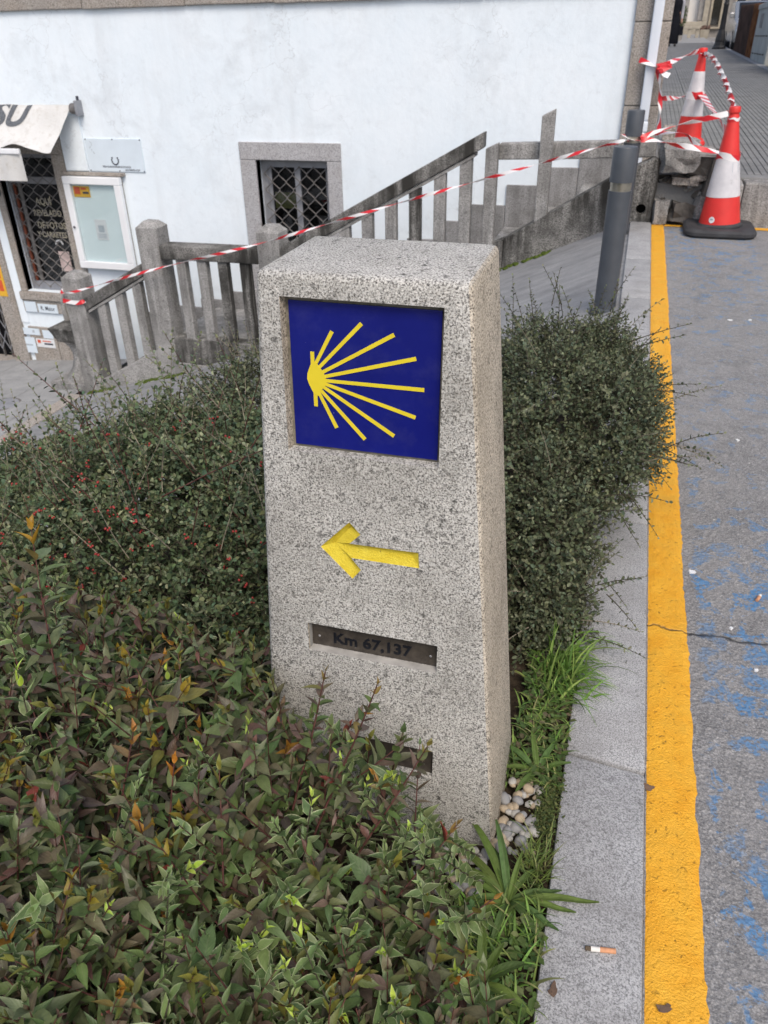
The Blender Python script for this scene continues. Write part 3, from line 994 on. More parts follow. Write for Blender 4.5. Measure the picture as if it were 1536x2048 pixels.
for (px_, pz_) in ((-5.415, .384), (-5.10, .386), (-4.785, .384), (-4.785, .093), (-5.07, .093), (-5.415, .093)):
    MB().lathe([(0.007, 0), (0.006, .004), (.002, .005)], 8, (px_, W - .012, pz_), Matrix.Rotation(R_(90), 3, 'X')).build('screw', 'ink_dark', pq)
for k in range(5):
    q = k / 4
    MB().tube([(-5.37 + .02 * math.sin(q * 6) + .03 * (q > .5), W - .0125, 0.37 - .10 * q), (-5.365 + .02 * math.sin(q * 6 + 1) + .02 * (q > .5), W - .0125, 0.35 - .10 * q)], .003, 4).build('scribble', 'ink_faint', pq)
# stickers and little tiles on the shop front
def flat(name, label, cat, x0, x1, z0, z1, y, mat, marks=()):
    t = thing(name, label, cat, ((x0 + x1) / 2, y, z0))
    MB().box(x0, x1, y - .004, y, z0, z1).build('sheet', mat, t)
    for m_ in marks:
        if m_[0] == 'box':
            MB().box(m_[1], m_[2], y - .0055, y - .0042, m_[3], m_[4]).build('print_block', m_[5], t)
        else:
            text_part('lettering', m_[1], m_[2], (m_[3], y - .0048, m_[4]), (1, 0, 0), (0, 0, 1), m_[5], t, .0004, .0006, squash=m_[6])
    return t
flat('sticker', 'tall yellow and red sticker on the pilaster beside the gate', 'sticker', -6.985, -6.87, -1.31, -0.88, W - .0415, 'sticker_yellow',
     [('box', -6.96, -6.90, -1.25, -1.12, 'sticker_red'), ('box', -6.95, -6.93, -1.08, -0.93, 'ink_dark'), ('box', -6.92, -6.90, -1.1, -0.92, 'sticker_red')])
flat('wall_tile', 'blank white tile under the shop window sill, leftmost of three', 'tile', -6.68, -6.52, -1.475, -1.352, W - .026, 'blue_white')
flat('wall_tile', 'white tile with dark script lettering under the shop window sill', 'tile', -6.50, -6.23, -1.475, -1.372, W - .026, 'blue_white', [('text', 'R. Maior', .07, -6.365, -1.424, 'ink_dark', 0.8)])
flat('wall_tile', 'white tile with faint print behind the newel post tape', 'tile', -6.17, -5.98, -1.465, -1.385, W - .026, 'blue_white', [('box', -6.15, -6.02, -1.44, -1.41, 'ink_faint')])
flat('wall_tile', 'wide pale tile with a small mark low on the shop front', 'tile', -6.79, -6.56, -1.76, -1.68, W - .032, 'blue_white', [('box', -6.66, -6.63, -1.73, -1.70, 'ink_faint')])
flat('wall_tile', 'pale tile low on the shop front beside the fountain arch', 'tile', -6.52, -6.38, -1.79, -1.69, W - .032, 'blue_white')
flat('wall_tile', 'square pale blue tile at the foot of the shop front', 'tile', -6.84, -6.66, -1.99, -1.795, W - .032, 'blue_white', [('box', -6.80, -6.70, -1.90, -1.88, 'ink_faint')])
flat('sticker', 'white sticker with red emblem and black lettering at the foot of the shop front', 'sticker', -6.64, -6.38, -1.905, -1.80, W - .032, 'paper',
     [('box', -6.62, -6.575, -1.855, -1.815, 'sticker_red'), ('box', -6.55, -6.43, -1.835, -1.822, 'sticker_red'), ('box', -6.53, -6.41, -1.87, -1.85, 'ink_dark')])
flat('sticker', 'small black sticker with white mark on the left window jamb', 'sticker', -6.684, -6.62, -0.19, -0.12, W - .0215, 'ink_dark', [('box', -6.67, -6.635, -0.165, -0.145, 'paper')])

# awning
aw = thing('awning', 'dirty off-white canvas awning with grey letters over the shop window', 'awning', (-6.2, W, 0.3))
def awn_pt(u, v):            # u along X from right end, v from wall (0) to front (1)
    x = -5.47 - u * 1.9 - 0.06 * v * max(0, 1 - u * 3)
    y = W - .06 - 0.38 * v
    sag = 0.05 * math.sin(math.pi * v) + 0.035 * math.exp(-((u - .22) / .09) ** 2) * math.sin(math.pi * v ** 2)
    z = 0.700 - 0.37 * v - sag * 0.6 + 0.010 * mnoise.noise((u * 9, v * 4, 2))
    z += 0.05 * v ** 3 * math.exp(-((u - .24) / .08) ** 2) - 0.03 * v ** 4 * math.exp(-((u - .03) / .06) ** 2)
    return Vector((x, y, z))
mb = MB()
nu, nv = 44, 16
for sgn in (0, 1):
    for j in range(nv + 1):
        for i in range(nu + 1):
            p = awn_pt(i / nu, j / nv)
            mb.v.append(p - Vector((0, 0.0012, 0.002)) * sgn)
N1 = (nu + 1) * (nv + 1)
for j in range(nv):
    for i in range(nu):
        a_ = j * (nu + 1) + i
        q = (a_, a_ + 1, a_ + nu + 2, a_ + nu + 1)
        mb.f.append(q)
        mb.f.append(tuple(N1 + k for k in reversed(q)))
for i in range(nu):
    for (j, fl) in ((0, 1), (nv, 0)):
        a_ = j * (nu + 1) + i
        q = (a_, a_ + 1, N1 + a_ + 1, N1 + a_)
        mb.f.append(q[::-1] if fl == 0 else q)
for j in range(nv):
    for (i, fl) in ((0, 0), (nu, 1)):
        a_ = j * (nu + 1) + i
        b_ = a_ + nu + 1
        q = (a_, b_, N1 + b_, N1 + a_)
        mb.f.append(q[::-1] if fl == 0 else q)
mb.build('canopy', 'awning_canvas', aw, smooth=True, angle=1.2)
# big letters on the canopy, cut off at the roller like the printed cloth
def awn_letter(s_, u0, size, shear):
    cu = bpy.data.curves.new('lettering', 'FONT'); cu.body = s_; cu.size = size; cu.shear = shear; cu.offset = 0.012; cu.resolution_u = 4
    to = bpy.data.objects.new('lettering_tmp', cu); col.objects.link(to)
    me = bpy.data.meshes.new_from_object(to.evaluated_get(bpy.context.evaluated_depsgraph_get()))
    bm = bmesh.new(); bm.from_mesh(me)
    bmesh.ops.triangulate(bm, faces=bm.faces)
    bmesh.ops.bisect_plane(bm, geom=bm.verts[:] + bm.edges[:] + bm.faces[:], plane_co=(0, size * .60, 0), plane_no=(0, 1, 0), clear_outer=True)
    bmesh.ops.subdivide_edges(bm, edges=bm.edges[:], cuts=2)
    bmesh.ops.triangulate(bm, faces=bm.faces)
    vs_, fs = [], []
    for v in bm.verts:
        u = u0 - v.co.x / 1.9
        vv = 0.40 - v.co.y / 0.55
        p = awn_pt(max(u, 0), min(max(vv, 0.015), 1))
        vs_.append(p + Vector((0, -.0035, .0035)))
    bm.verts.index_update()
    fs = [tuple(v.index for v in f_.verts) for f_ in bm.faces]
    bm.free(); bpy.data.objects.remove(to); bpy.data.curves.remove(cu); bpy.data.meshes.remove(me)
    finish('lettering', vs_, fs, 'awning_letter', aw)
awn_letter('SU', 0.485, 0.36, 0.32)
mb = MB()
mb.tube([(-5.40, W - .045, 0.662), (-7.4, W - .045, 0.662)], .024, 12)
mb.build('roller', 'awning_canvas', aw, smooth=True)
MB().box(-5.40, -5.375, W - .11, W - .001, 0.60, 0.74).build('bracket', 'grey_steel', aw, bevel=.008)
MB().lathe([(0.02, -.04), (.05, -.035), (.05, .03), (.02, .04)], 14, (-5.43, W - .06, 0.665), Matrix.Rotation(R_(90), 3, 'Y')).build('gear_box', 'grille_steel', aw, smooth=True)
MB().tube([(-5.385, W - .05, 0.74), (-5.385, W - .05, 0.775)], .014, 8).build('bolt', 'ink_dark', aw)
MB().box(-7.4, -5.90, W - .455, W - .415, 0.285, 0.335).build('front_bar', 'white_frame', aw, bevel=.008)
mb = MB()
vv = []
for i in range(31):
    x = -5.885 - 1.5 * i / 30
    yy = W - .437 + .008 * math.sin(i * 1.3)
    mb.v += [Vector((x, yy, 0.285)), Vector((x + .012, yy - .012, 0.035)), Vector((x + .012, yy - .010, 0.035)), Vector((x, yy + .002, 0.285))]
    if i:
        k = 4 * i
        for (p, q) in ((0, 1), (1, 2), (2, 3), (3, 0)): mb.f.append((k - 4 + p, k - 4 + q, k + q, k + p))
mb.f.append((0, 1, 2, 3)); k = 120; mb.f.append((k + 3, k + 2, k + 1, k))
mb.build('valance', 'awning_canvas', aw, smooth=True, angle=1)

# ------------------------------------------------------------------ stairs behind the balustrade
st = thing('stairs', 'granite stairs climbing along the house wall behind the balustrade', 'stairs', (-2.5, 7.0, -1.9))
SY0, SY1 = 6.56, W - .03
steps = []
def plinth_top(x):
    P_ = [(-3.1, -1.25), (-.963, -.198), (-.166, .284), (.12, .43)]
    for (xa, za), (xb, zb) in zip(P_, P_[1:]):
        if xa <= x <= xb: return za + (zb - za) * (x - xa) / (xb - xa)
    return P_[-1][1]
for k in range(9):
    xa = -3.08 + .333 * k
    steps.append((xa, 0.12 if k == 8 else xa + .36, plinth_top(xa) - .03))
steps.append((-4.15, -3.09, -1.25))
for k in range(3):
    xa = -4.95 + .27 * k
    steps.append((xa, xa + .30, -1.93 + .17 * (k + 1)))
for (xa, xb, zt) in steps:
    MB().box(xa, xb, SY0, SY1, zt - .5, zt).build('step', 'old_granite', st, bevel=.012)

# ------------------------------------------------------------------ balustrade
YB = 6.42
bal = thing('balustrade', 'weathered granite balustrade with missing balusters along the stairs', 'balustrade', (-2.5, YB, -1.7))
def newel(x, zb, zt, w=.215):
    m_ = MB()
    m_.box(x - w / 2, x + w / 2, YB - .012, YB - .012 + w, zb, zt - .05)
    m_.add([(x - w / 2, YB - .012, zt - .05), (x + w / 2, YB - .012, zt - .05), (x + w / 2, YB - .012 + w, zt - .05), (x - w / 2, YB - .012 + w, zt - .05),
            (x - w / 4, YB - .012 + w * .25, zt), (x + w / 4, YB - .012 + w * .25, zt), (x + w / 4, YB - .012 + w * .75, zt), (x - w / 4, YB - .012 + w * .75, zt)],
           [(0, 1, 5, 4), (1, 2, 6, 5), (2, 3, 7, 6), (3, 0, 4, 7), (4, 5, 6, 7)])
    return m_.build('newel_post', 'old_granite', bal, bevel=.01, seg=2, sub=1, jitter=.005)
newel(-5.125, -2.0, -0.685)
newel(-4.185, -1.75, -0.175)
newel(-2.985, -1.5, -0.165)
def sloped(name, xa, za, xb, zb, h, y0, y1, mat, bevel=.01, lip=0.0):
    m_ = MB()
    m_.prism([(xa, za - h), (xb, zb - h), (xb, zb), (xa, za)], y0, y1, 'Y')
    return m_.build(name, mat, bal, bevel=bevel, sub=1, jitter=.003)
sloped('handrail', -5.015, -0.925, -4.295, -0.545, .115, YB - .01, YB + .17, 'stained_granite')
sloped('rail_moulding', -5.0, -1.042, -4.295, -0.664, .028, YB + .004, YB + .15, 'old_granite', .004)
sloped('handrail', -4.075, -0.372, -3.095, -0.365, .125, YB - .01, YB + .17, 'stained_granite')
sloped('handrail', -2.876, -0.335, -1.13, 0.592, .112, YB - .01, YB + .17, 'stained_granite')
sloped('rail_moulding', -2.876, -0.449, -1.19, 0.446, .028, YB + .004, YB + .15, 'old_granite', .004)
sloped('handrail', -1.02, 0.508, 0.135, 0.548, .118, YB + .095, YB + .20, 'old_granite')
def baluster(x, zb, zl, zr, w=.094, mat='old_granite'):
    m_ = MB()
    m_.prism([(x, zb), (x + w, zb), (x + w, zr), (x, zl)], YB + .012, YB + .092, 'Y')
    m_.build('baluster', mat, bal, bevel=.007, jitter=.002)
for x in (-4.895, -4.675, -4.458):
    zt = -1.065 + .528 * (x + 5.0)
    baluster(x, -1.80 + .537 * (x + 4.94), zt, zt + .528 * .082)
for x in (-4.055, -3.94, -3.725, -3.515, -3.295):
    if x == -4.055: continue
    baluster(x, -1.27, -.495, -.495, mat='stained_granite' if x in (-3.515, -3.295) else 'old_granite')
for i in range(8):
    x = -2.74 + .205 * i
    zt = -0.335 + .531 * (x + 2.876) - .138
    baluster(x, -1.19 + .53 * (x + 3.1), zt, zt + .531 * .082, mat='stained_granite' if i == 5 else 'old_granite')
baluster(-1.108, -0.36, .478, .520)
baluster(-0.700, -0.12, .706, .752)
# plinth walls
MB().prism([(-5.02, -2.05), (-4.29, -1.85), (-4.29, -1.385), (-5.02, -1.775)], YB - .0, YB + .15, 'Y').build('plinth', 'old_granite', bal, bevel=.01, sub=1, jitter=.004)
MB().prism([(-4.078, -1.9), (-3.095, -1.6), (-3.095, -1.245), (-4.078, -1.24)], YB + .0, YB + .15, 'Y').build('plinth', 'stained_granite', bal, bevel=.01, sub=1, jitter=.004)
MB().prism([(-2.876, -1.5), (-0.93, -.72), (-0.93, -.178), (-2.876, -1.14)], YB + .0, YB + .15, 'Y').build('plinth', 'stained_granite', bal, bevel=.008, sub=1, jitter=.004)
MB().prism([(-0.927, -.75), (0.0, -.35), (0.0, .372), (-.166, .287), (-0.927, -.176)], YB + .0, YB + .15, 'Y').build('plinth', 'stained_granite', bal, bevel=.008, sub=1, jitter=.003)
MB().prism([(-4.09, -1.74), (-3.70, -1.62), (-3.70, -1.497), (-4.09, -1.485)], YB - .035, YB - .002, 'Y').build('footing', 'old_granite', bal, bevel=.008)
# end block with a drain hole
o = MB().prism([(0.004, -.03), (0.168, -.03), (0.182, .32), (0.160, .425), (0.130, .438), (0.004, .376)], YB - .004, YB + .15, 'Y').build('end_block', 'stained_granite', bal, bevel=.012, seg=3)
cut = MB().lathe([(0.036, -.06), (0.036, .08)], 20, (0.088, YB, 0.088), Matrix.Rotation(R_(90), 3, 'X')).build('cutter', 'black_hole')
boolean_cut(o, [cut])
MB().lathe([(0.040, 0), (0.040, .006)], 20, (0.088, YB + .058, 0.088), Matrix.Rotation(R_(90), 3, 'X')).build('drain_hole', 'black_hole', bal)
# moss at the foot of the balustrade
def moss(label, x0, x1, n):
    m_ = MB()
    for k in range(n):
        x = random.uniform(x0, x1); y = YB - random.uniform(.0, .09)
        z = ramp_z(x)
        r = random.uniform(.012, .03)
        m_.lathe([(r, -.004), (r * .8, r * .3), (r * .3, r * .55)], 6, (x, y, z))
    o_ = m_.build('moss', 'moss', smooth=True, angle=3)
    tag(o_, label, 'moss'); o_['kind'] = 'stuff'
moss('green moss at the foot of the middle newel post', -4.55, -4.0, 60)
moss('moss at the foot of the lower newel post', -5.2, -4.85, 40)
moss('moss along the foot of the dark plinth beside the waymarker', -1.1, -0.55, 60)

# ------------------------------------------------------------------ the granite waymarker
def mk_tile():
    t = NT('tile_blue', 0.16, 0.5)
    c = t.co()
    base = t.ramp(t.noise(c, 9, 5, 0.6), [(0.3, (0.0055, 0.009, 0.145)), (0.7, (0.009, 0.014, 0.185))])
    dust = t.noise(c, 26, 6, 0.7)
    base = t.mix(t.math('MULTIPLY', t.ramp(dust, [(0.5, 0.0), (0.75, 1.0)]), 0.035), base, (0.30, 0.30, 0.32))
    sc2 = t.noise(t.mapping(c, (260, 40, 30), (0.4, 0.9, 0.3)), 1.0, 3, 0.6)
    base = t.mix(t.math('MULTIPLY', t.ramp(sc2, [(0.74, 0.0), (0.80, 1.0)]), 0.22), base, (0.35, 0.36, 0.42))
    sp = t.noise(c, 190, 2, 0.5)
    base = t.mix(t.ramp(sp, [(0.80, 0.0), (0.82, 0.6)]), base, (0.55, 0.56, 0.6))
    t.color(base)
    t.rough(t.ramp(dust, [(0.3, 0.12), (0.7, 0.24)]))
    MAT['tile_blue'] = t.m
mk_tile()
MAT['shell_yellow'] = simple('shell_yellow', (0.74, 0.60, 0.035), 0.3, 0.45, 0, 0.05, 40)
def mk_arrow():
    t = NT('arrow_yellow', 0.6, 0.3)
    c = t.co()
    base = t.ramp(t.noise(c, 60, 4), [(0.3, (0.70, 0.53, 0.03)), (0.7, (0.80, 0.66, 0.07))])
    k = t.ramp(t.noise(c, 230, 3, 0.65), [(0.655, 0.0), (0.70, 0.9)])
    base = t.mix(k, base, (0.22, 0.17, 0.05))
    t.color(base); t.bump(t.noise(c, 300, 4, 0.75), 1.0, 0.003)
    MAT['arrow_yellow'] = t.m
mk_arrow()
def mk_plate():
    t = NT('bronze_plate', 0.42, 0.5)
    c = t.co()
    t.b.inputs['Metallic'].default_value = 0.25
    base = t.ramp(t.noise(c, 70, 5, 0.7), [(0.35, (0.050, 0.042, 0.036)), (0.7, (0.10, 0.085, 0.070))])
    base = t.mix(t.ramp(t.noise(c, 160, 3, 0.7), [(0.66, 0.0), (0.76, 0.5)]), base, (0.26, 0.26, 0.27))
    t.color(base); t.bump(t.noise(c, 300, 3), 0.3, 0.0008)
    MAT['bronze_plate'] = t.m
mk_plate()
MAT['plate_text'] = simple('plate_text', (0.008, 0.009, 0.014), 0.4, 0.5, 0, 0.2, 100)
MAT['recess_mortar'] = simple('recess_mortar', (0.20, 0.185, 0.15), 0.9, 0.1, 0, 0.35, 60, 0.7, 260)

KF, YF0 = 0.05824, 0.8607
NF = Vector((0, -1, KF)).normalized()
VF = Vector((0, KF, 1)).normalized()
def FP(x, z, d=0.0):
    return Vector((x, YF0 + KF * z, z)) + NF * d
mk = thing('waymarker', 'granite waymarker pillar with blue scallop shell tile and yellow arrow', 'waymarker', (-0.28, 0.98, 0))
ZT = 0.952
def mk_body():
    zb = -0.05
    def ring(z):
        xl = -0.449 - 0.043 * (ZT - z)
        xr = -0.166 + 0.094 * (ZT - z)
        yf = YF0 + KF * z
        yb = 1.130 - 0.038 * (ZT - z)
        return [Vector((xl, yf, z)), Vector((xr, yf, z)), Vector((xr - .002, yb, z)), Vector((xl, yb, z))]
    m_ = MB()
    m_.add(ring(zb) + ring(ZT), [(0, 3, 2, 1), (4, 5, 6, 7), (0, 1, 5, 4), (1, 2, 6, 5), (2, 3, 7, 6), (3, 0, 4, 7)])
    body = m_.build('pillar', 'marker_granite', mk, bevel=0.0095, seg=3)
    cuts = []
    def rect_cut(x0, x1, z0, z1, depth, taper=.004):
        c_ = MB()
        out = [FP(x0, z0, .03), FP(x1, z0, .03), FP(x1, z1, .03), FP(x0, z1, .03)]
        inn = [FP(x0 + taper, z0 + taper, -depth), FP(x1 - taper, z0 + taper, -depth), FP(x1 - taper, z1 - taper, -depth), FP(x0 + taper, z1 - taper, -depth)]
        c_.add(out + inn, [(0, 1, 2, 3), (7, 6, 5, 4), (0, 4, 5, 1), (1, 5, 6, 2), (2, 6, 7, 3), (3, 7, 4, 0)])
        return c_.build('cutter', 'marker_granite')
    cuts.append(rect_cut(-.4185, -.1965, .7035, .9225, .017, .003))
    cuts.append(rect_cut(-.4030, -.1890, .3530, .4085, .0175, .0015))
    cuts.append(rect_cut(-.3800, -.1870, .1240, .1900, .012, .004))
    A_ = [(-.3745, .553), (-.328, .602), (-.311, .584), (-.328, .566), (-.2235, .568), (-.2215, .5415), (-.326, .541), (-.311, .523), (-.325, .5045)]
    AR = A_[::-1]
    c_ = MB()
    c_.add([FP(x, z, .01) for x, z in AR] + [FP(x, z, -.0095) for x, z in AR],
           [tuple(range(9)), tuple(range(17, 8, -1))] + [(i, i + 9, (i + 1) % 9 + 9, (i + 1) % 9) for i in range(9)])
    cuts.append(c_.build('cutter', 'marker_granite'))
    boolean_cut(body, cuts)
    me = body.data
    me.shade_smooth()
    try: me.set_sharp_from_angle(angle=0.5)
    except Exception: pass
    # carved arrow: V-shaped strokes painted yellow
    P = {n_: FP(x, z, -.0012) for n_, (x, z) in dict(tip=A_[0], uo=A_[1], ui=A_[2], nu=A_[3], tr=A_[4], br=A_[5], nl=A_[6], li=A_[7], lo=A_[8]).items()}
    V0, V1, V2, V3 = FP(-.354, .5595, -.0085), FP(-.238, .5625, -.0085), FP(-.3285, .590, -.0085), FP(-.320, .528, -.0085)
    names = list(P)
    vs_ = [P[n_] for n_ in names] + [V0, V1, V2, V3]
    I = {n_: i for i, n_ in enumerate(names)}
    a0, a1, a2, a3 = 9, 10, 11, 12
    fs = [(I['tip'], a0, a2, I['uo']), (I['uo'], a2, I['ui']), (I['ui'], a2, a0, I['nu']),
          (I['nu'], a0, a1, I['tr']), (I['tr'], a1, I['br']), (I['br'], a1, a0, I['nl']),
          (I['nl'], a0, a3, I['li']), (I['li'], a3, I['lo']), (I['lo'], a3, a0, I['tip'])]
    m_ = MB(); m_.add(vs_, fs)
    m_.build('arrow', 'arrow_yellow', mk)
mk_body()
# blue tile set back in its recess, with the shell rays
S = 1.0150          # the tile plane lies 13 mm behind the stone face
def TP(x, z, d=0.0):
    return FP(x, z, -.0132 + d)
tm = MB()
tx0, tx1, tz0, tz1 = -.4105, -.2035, .7105, .9135
tm.add([TP(tx0, tz0, -.003), TP(tx1, tz0, -.003), TP(tx1, tz1, -.003), TP(tx0, tz1, -.003), TP(tx0, tz0), TP(tx1, tz0), TP(tx1, tz1), TP(tx0, tz1)],
       [(0, 3, 2, 1), (4, 5, 6, 7), (0, 1, 5, 4), (1, 2, 6, 5), (2, 3, 7, 6), (3, 0, 4, 7)])
tile = tm.build('shell_tile', 'tile_blue', mk, bevel=.001, seg=2)
gm = MB()
gm.add([FP(-.4175, .7045, -.0167), FP(-.1975, .7045, -.0167), FP(-.1975, .9215, -.0167), FP(-.4175, .9215, -.0167)], [(0, 1, 2, 3)])
gm.build('mortar_bed', 'recess_mortar', mk)
def sh(p):
    x, z = p
    return (x * S, 1.2 - (1.2 - z) * S)
ENDS = [(-.345, .8815), (-.3048, .8945), (-.2617, .8835), (-.2325, .8552), (-.2208, .8148), (-.2317, .7758), (-.2608, .7463), (-.3018, .7366), (-.3423, .7488)]
STARTS = [(-.3685, .838), (-.3655, .831), (-.3615, .825), (-.3575, .820), (-.3575, .8145), (-.3575, .810), (-.3605, .806), (-.3645, .8015), (-.3665, .797)]
hw = .0027
def strip(p, q, w0, w1):
    p, q = sh(p), sh(q)
    d = Vector((q[0] - p[0], q[1] - p[1])).normalized()
    n_ = Vector((-d.y, d.x))
    m_ = MB()
    c4 = [(p[0] - n_.x * w0, p[1] - n_.y * w0), (q[0] - n_.x * w1, q[1] - n_.y * w1), (q[0] + n_.x * w1, q[1] + n_.y * w1), (p[0] + n_.x * w0, p[1] + n_.y * w0)]
    m_.add([TP(x, z, .0002) for x, z in c4] + [TP(x, z, .0009) for x, z in c4], [(3, 2, 1, 0), (4, 5, 6, 7), (0, 1, 5, 4), (1, 2, 6, 5), (2, 3, 7, 6), (3, 0, 4, 7)])
    return m_
for s_, e_ in zip(STARTS, ENDS):
    strip(s_, e_, .0023, hw).build('shell_ray', 'shell_yellow', tile)
strip((-.3735, .830), (-.3735, .8525), .0027, .0027).build('shell_ray', 'shell_yellow', tile)
strip((-.3715, .800), (-.3712, .7770), .0027, .0027).build('shell_ray', 'shell_yellow', tile)
hub = [(-.3765, .835), (-.3695, .840), (-.3645, .833), (-.3595, .826), (-.3562, .8195), (-.3555, .8145), (-.3560, .8095), (-.3590, .8045), (-.3635, .800), (-.3675, .792), (-.3735, .795), (-.3765, .801), (-.3800, .808), (-.3822, .815), (-.3815, .822), (-.3790, .829)]
hub = [sh(p) for p in hub][::-1]
m_ = MB(); nh = len(hub)
m_.add([TP(x, z, .0001) for x, z in hub] + [TP(x, z, .0012) for x, z in hub], [tuple(range(nh - 1, -1, -1)), tuple(range(nh, 2 * nh))] + [(i, (i + 1) % nh, (i + 1) % nh + nh, i + nh) for i in range(nh)])
m_.build('shell_hub', 'shell_yellow', tile)
# kilometre plate
m_ = MB()
def plate(x0, x1, z0, z1, d):
    m = MB()
    m.add([FP(x0, z0, d - .002), FP(x1, z0, d - .002), FP(x1, z1, d - .002), FP(x0, z1, d - .002), FP(x0, z0, d), FP(x1, z0, d), FP(x1, z1, d), FP(x0, z1, d)],
          [(0, 3, 2, 1), (4, 5, 6, 7), (0, 1, 5, 4), (1, 2, 6, 5), (2, 3, 7, 6), (3, 0, 4, 7)])
    return m
km = plate(-.4010, -.1910, .3555, .4065, -.0150).build('distance_plate', 'bronze_plate', mk, bevel=.0006, seg=1)
text_part('lettering', 'Km 67,137', .0280, FP(-.3000, .3745, -.0143), (1, 0, 0), VF, 'plate_text', km, .0006, .0007, squash=1.06)
for x in (-.389, -.203):
    MB().lathe([(.0022, 0), (.0018, .0012), (.0008, .0016)], 8, FP(x, .374, -.0149), Matrix.Rotation(R_(90), 3, 'X')).build('plate_screw', 'kerb_granite', km)
ledge = MB()
ledge.add([FP(-.4025, .3541, -.0005), FP(-.1895, .3541, -.0005), FP(-.1895, .3551, -.0150), FP(-.4025, .3551, -.0150)], [(0, 1, 2, 3)])
ledge.add([FP(-.4022, .3541, -.0005), FP(-.4012, .3551, -.0150), FP(-.4012, .4070, -.0150), FP(-.4022, .4075, -.0005)], [(0, 1, 2, 3)])
ledge.build('recess_lining', 'mortar', km)
plate(-.3755, -.1915, .1285, .1855, -.0095).build('lower_plate', 'bronze_plate', mk, bevel=.0006, seg=1)

# ------------------------------------------------------------------ retaining wall and its broken end
def rock(name, c, size, mat, parent=None, seed=0, rot=(0, 0, 0), cuts=2, amt=.22):
    bm = bmesh.new()
    bmesh.ops.create_cube(bm, size=1.0)
    bmesh.ops.subdivide_edges(bm, edges=bm.edges[:], cuts=cuts, use_grid_fill=True)
    rm = Matrix.Rotation(rot[2], 3, 'Z') @ Matrix.Rotation(rot[1], 3, 'Y') @ Matrix.Rotation(rot[0], 3, 'X')
    vs_ = []
    for v in bm.verts:
        p = v.co.copy()
        p += mnoise.noise_vector(Vector((p.x * 1.7 + seed * 7.3, p.y * 1.7, p.z * 1.7))) * amt * .8
        p += mnoise.noise_vector(Vector((p.x * 5 + seed * 3.1, p.y * 5, p.z * 5))) * amt * .3
        p = Vector((p.x * size[0], p.y * size[1], p.z * size[2]))
        vs_.append(rm @ p + Vector(c))
    fs = [tuple(v.index for v in f_.verts) for f_ in bm.faces]
    bm.free()
    return finish(name, vs_, fs, mat, parent)
rw = thing('retaining_wall', 'low granite retaining wall with a collapsed end under the ribbed pavement', 'wall', (1.2, 6.45, 0))
for i, (xa, xb) in enumerate(((0.60, 0.775), (0.775, 1.36), (1.36, 1.95), (1.95, 2.5))):
    MB().prism([(xa + .003, -.03), (xb - .003, -.03), (xb - .003, .278), (xa + .003, .290 if i else .283)], YB + .002 + .004 * (i % 2), YB + .20, 'Y').build('wall_block', 'old_granite', rw, bevel=.012, sub=1, jitter=.004)
for i, (xa, xb) in enumerate(((0.62, 1.3), (1.3, 1.95), (1.95, 2.5))):
    MB().box(xa + .002, xb - .002, YB + .202, 6.778, .20, up_z(6.6) + .003).build('coping_slab', 'rib_tile', rw, bevel=.006)
MB().box(0.19, 0.62, YB + .17, 6.80, -.05, .30).build('earth_fill', 'rubble_earth', rw, sub=6, jitter=.04)
rock('broken_block', (0.298, 6.47, 0.435), (.235, .22, .155), 'old_granite', rw, 3, (.06, -.05, .12))
rock('broken_block', (0.450, 6.53, 0.405), (.20, .22, .13), 'rubble_earth', rw, 5, (0, .15, -.1))
rock('broken_slab', (0.40, 6.50, 0.482), (.30, .26, .035), 'mortar', rw, 8, (.02, .03, .1), 2, .12)
rock('broken_slab', (0.29, 6.60, 0.525), (.26, .22, .045), 'old_granite', rw, 9, (.0, -.02, .2), 2, .12)
rock('upright_stone', (0.205, 6.62, 0.48), (.085, .12, .30), 'house_granite', rw, 12, (0, .03, 0), 2, .08)
rock('broken_brick', (0.370, 6.50, 0.283), (.19, .13, .05), 'house_granite', rw, 14, (0, .04, .05), 2, .1)
rock('broken_brick', (0.455, 6.49, 0.310), (.12, .12, .05), 'house_granite', rw, 15, (0, -.3, .05), 2, .2)
rock('broken_block', (0.545, 6.50, 0.32), (.07, .22, .36), 'rubble_earth', rw, 16, (.0, .12, .05), 2, .2)
rock('broken_block', (0.225, 6.44, 0.075), (.10, .16, .16), 'old_granite', rw, 21, (0, .0, .1), 2, .15)
rock('broken_block', (0.405, 6.46, 0.065), (.20, .18, .13), 'rubble_earth', rw, 22, (0, .1, .2), 2, .3)
rock('broken_block', (0.52, 6.44, 0.09), (.12, .14, .22), 'old_granite', rw, 27, (0, .2, .2), 2, .3)
for k in range(46):
    rock('rubble_piece', (random.uniform(.21, .56), 6.55 + random.uniform(-.09, .08), random.uniform(.06, .30)), [random.uniform(.02, .07) for _ in range(3)],
         random.choice(['rubble_earth', 'rubble_earth', 'old_granite', 'mortar']), rw, 30 + k, [random.uniform(0, 3) for _ in range(3)], 1, .35)

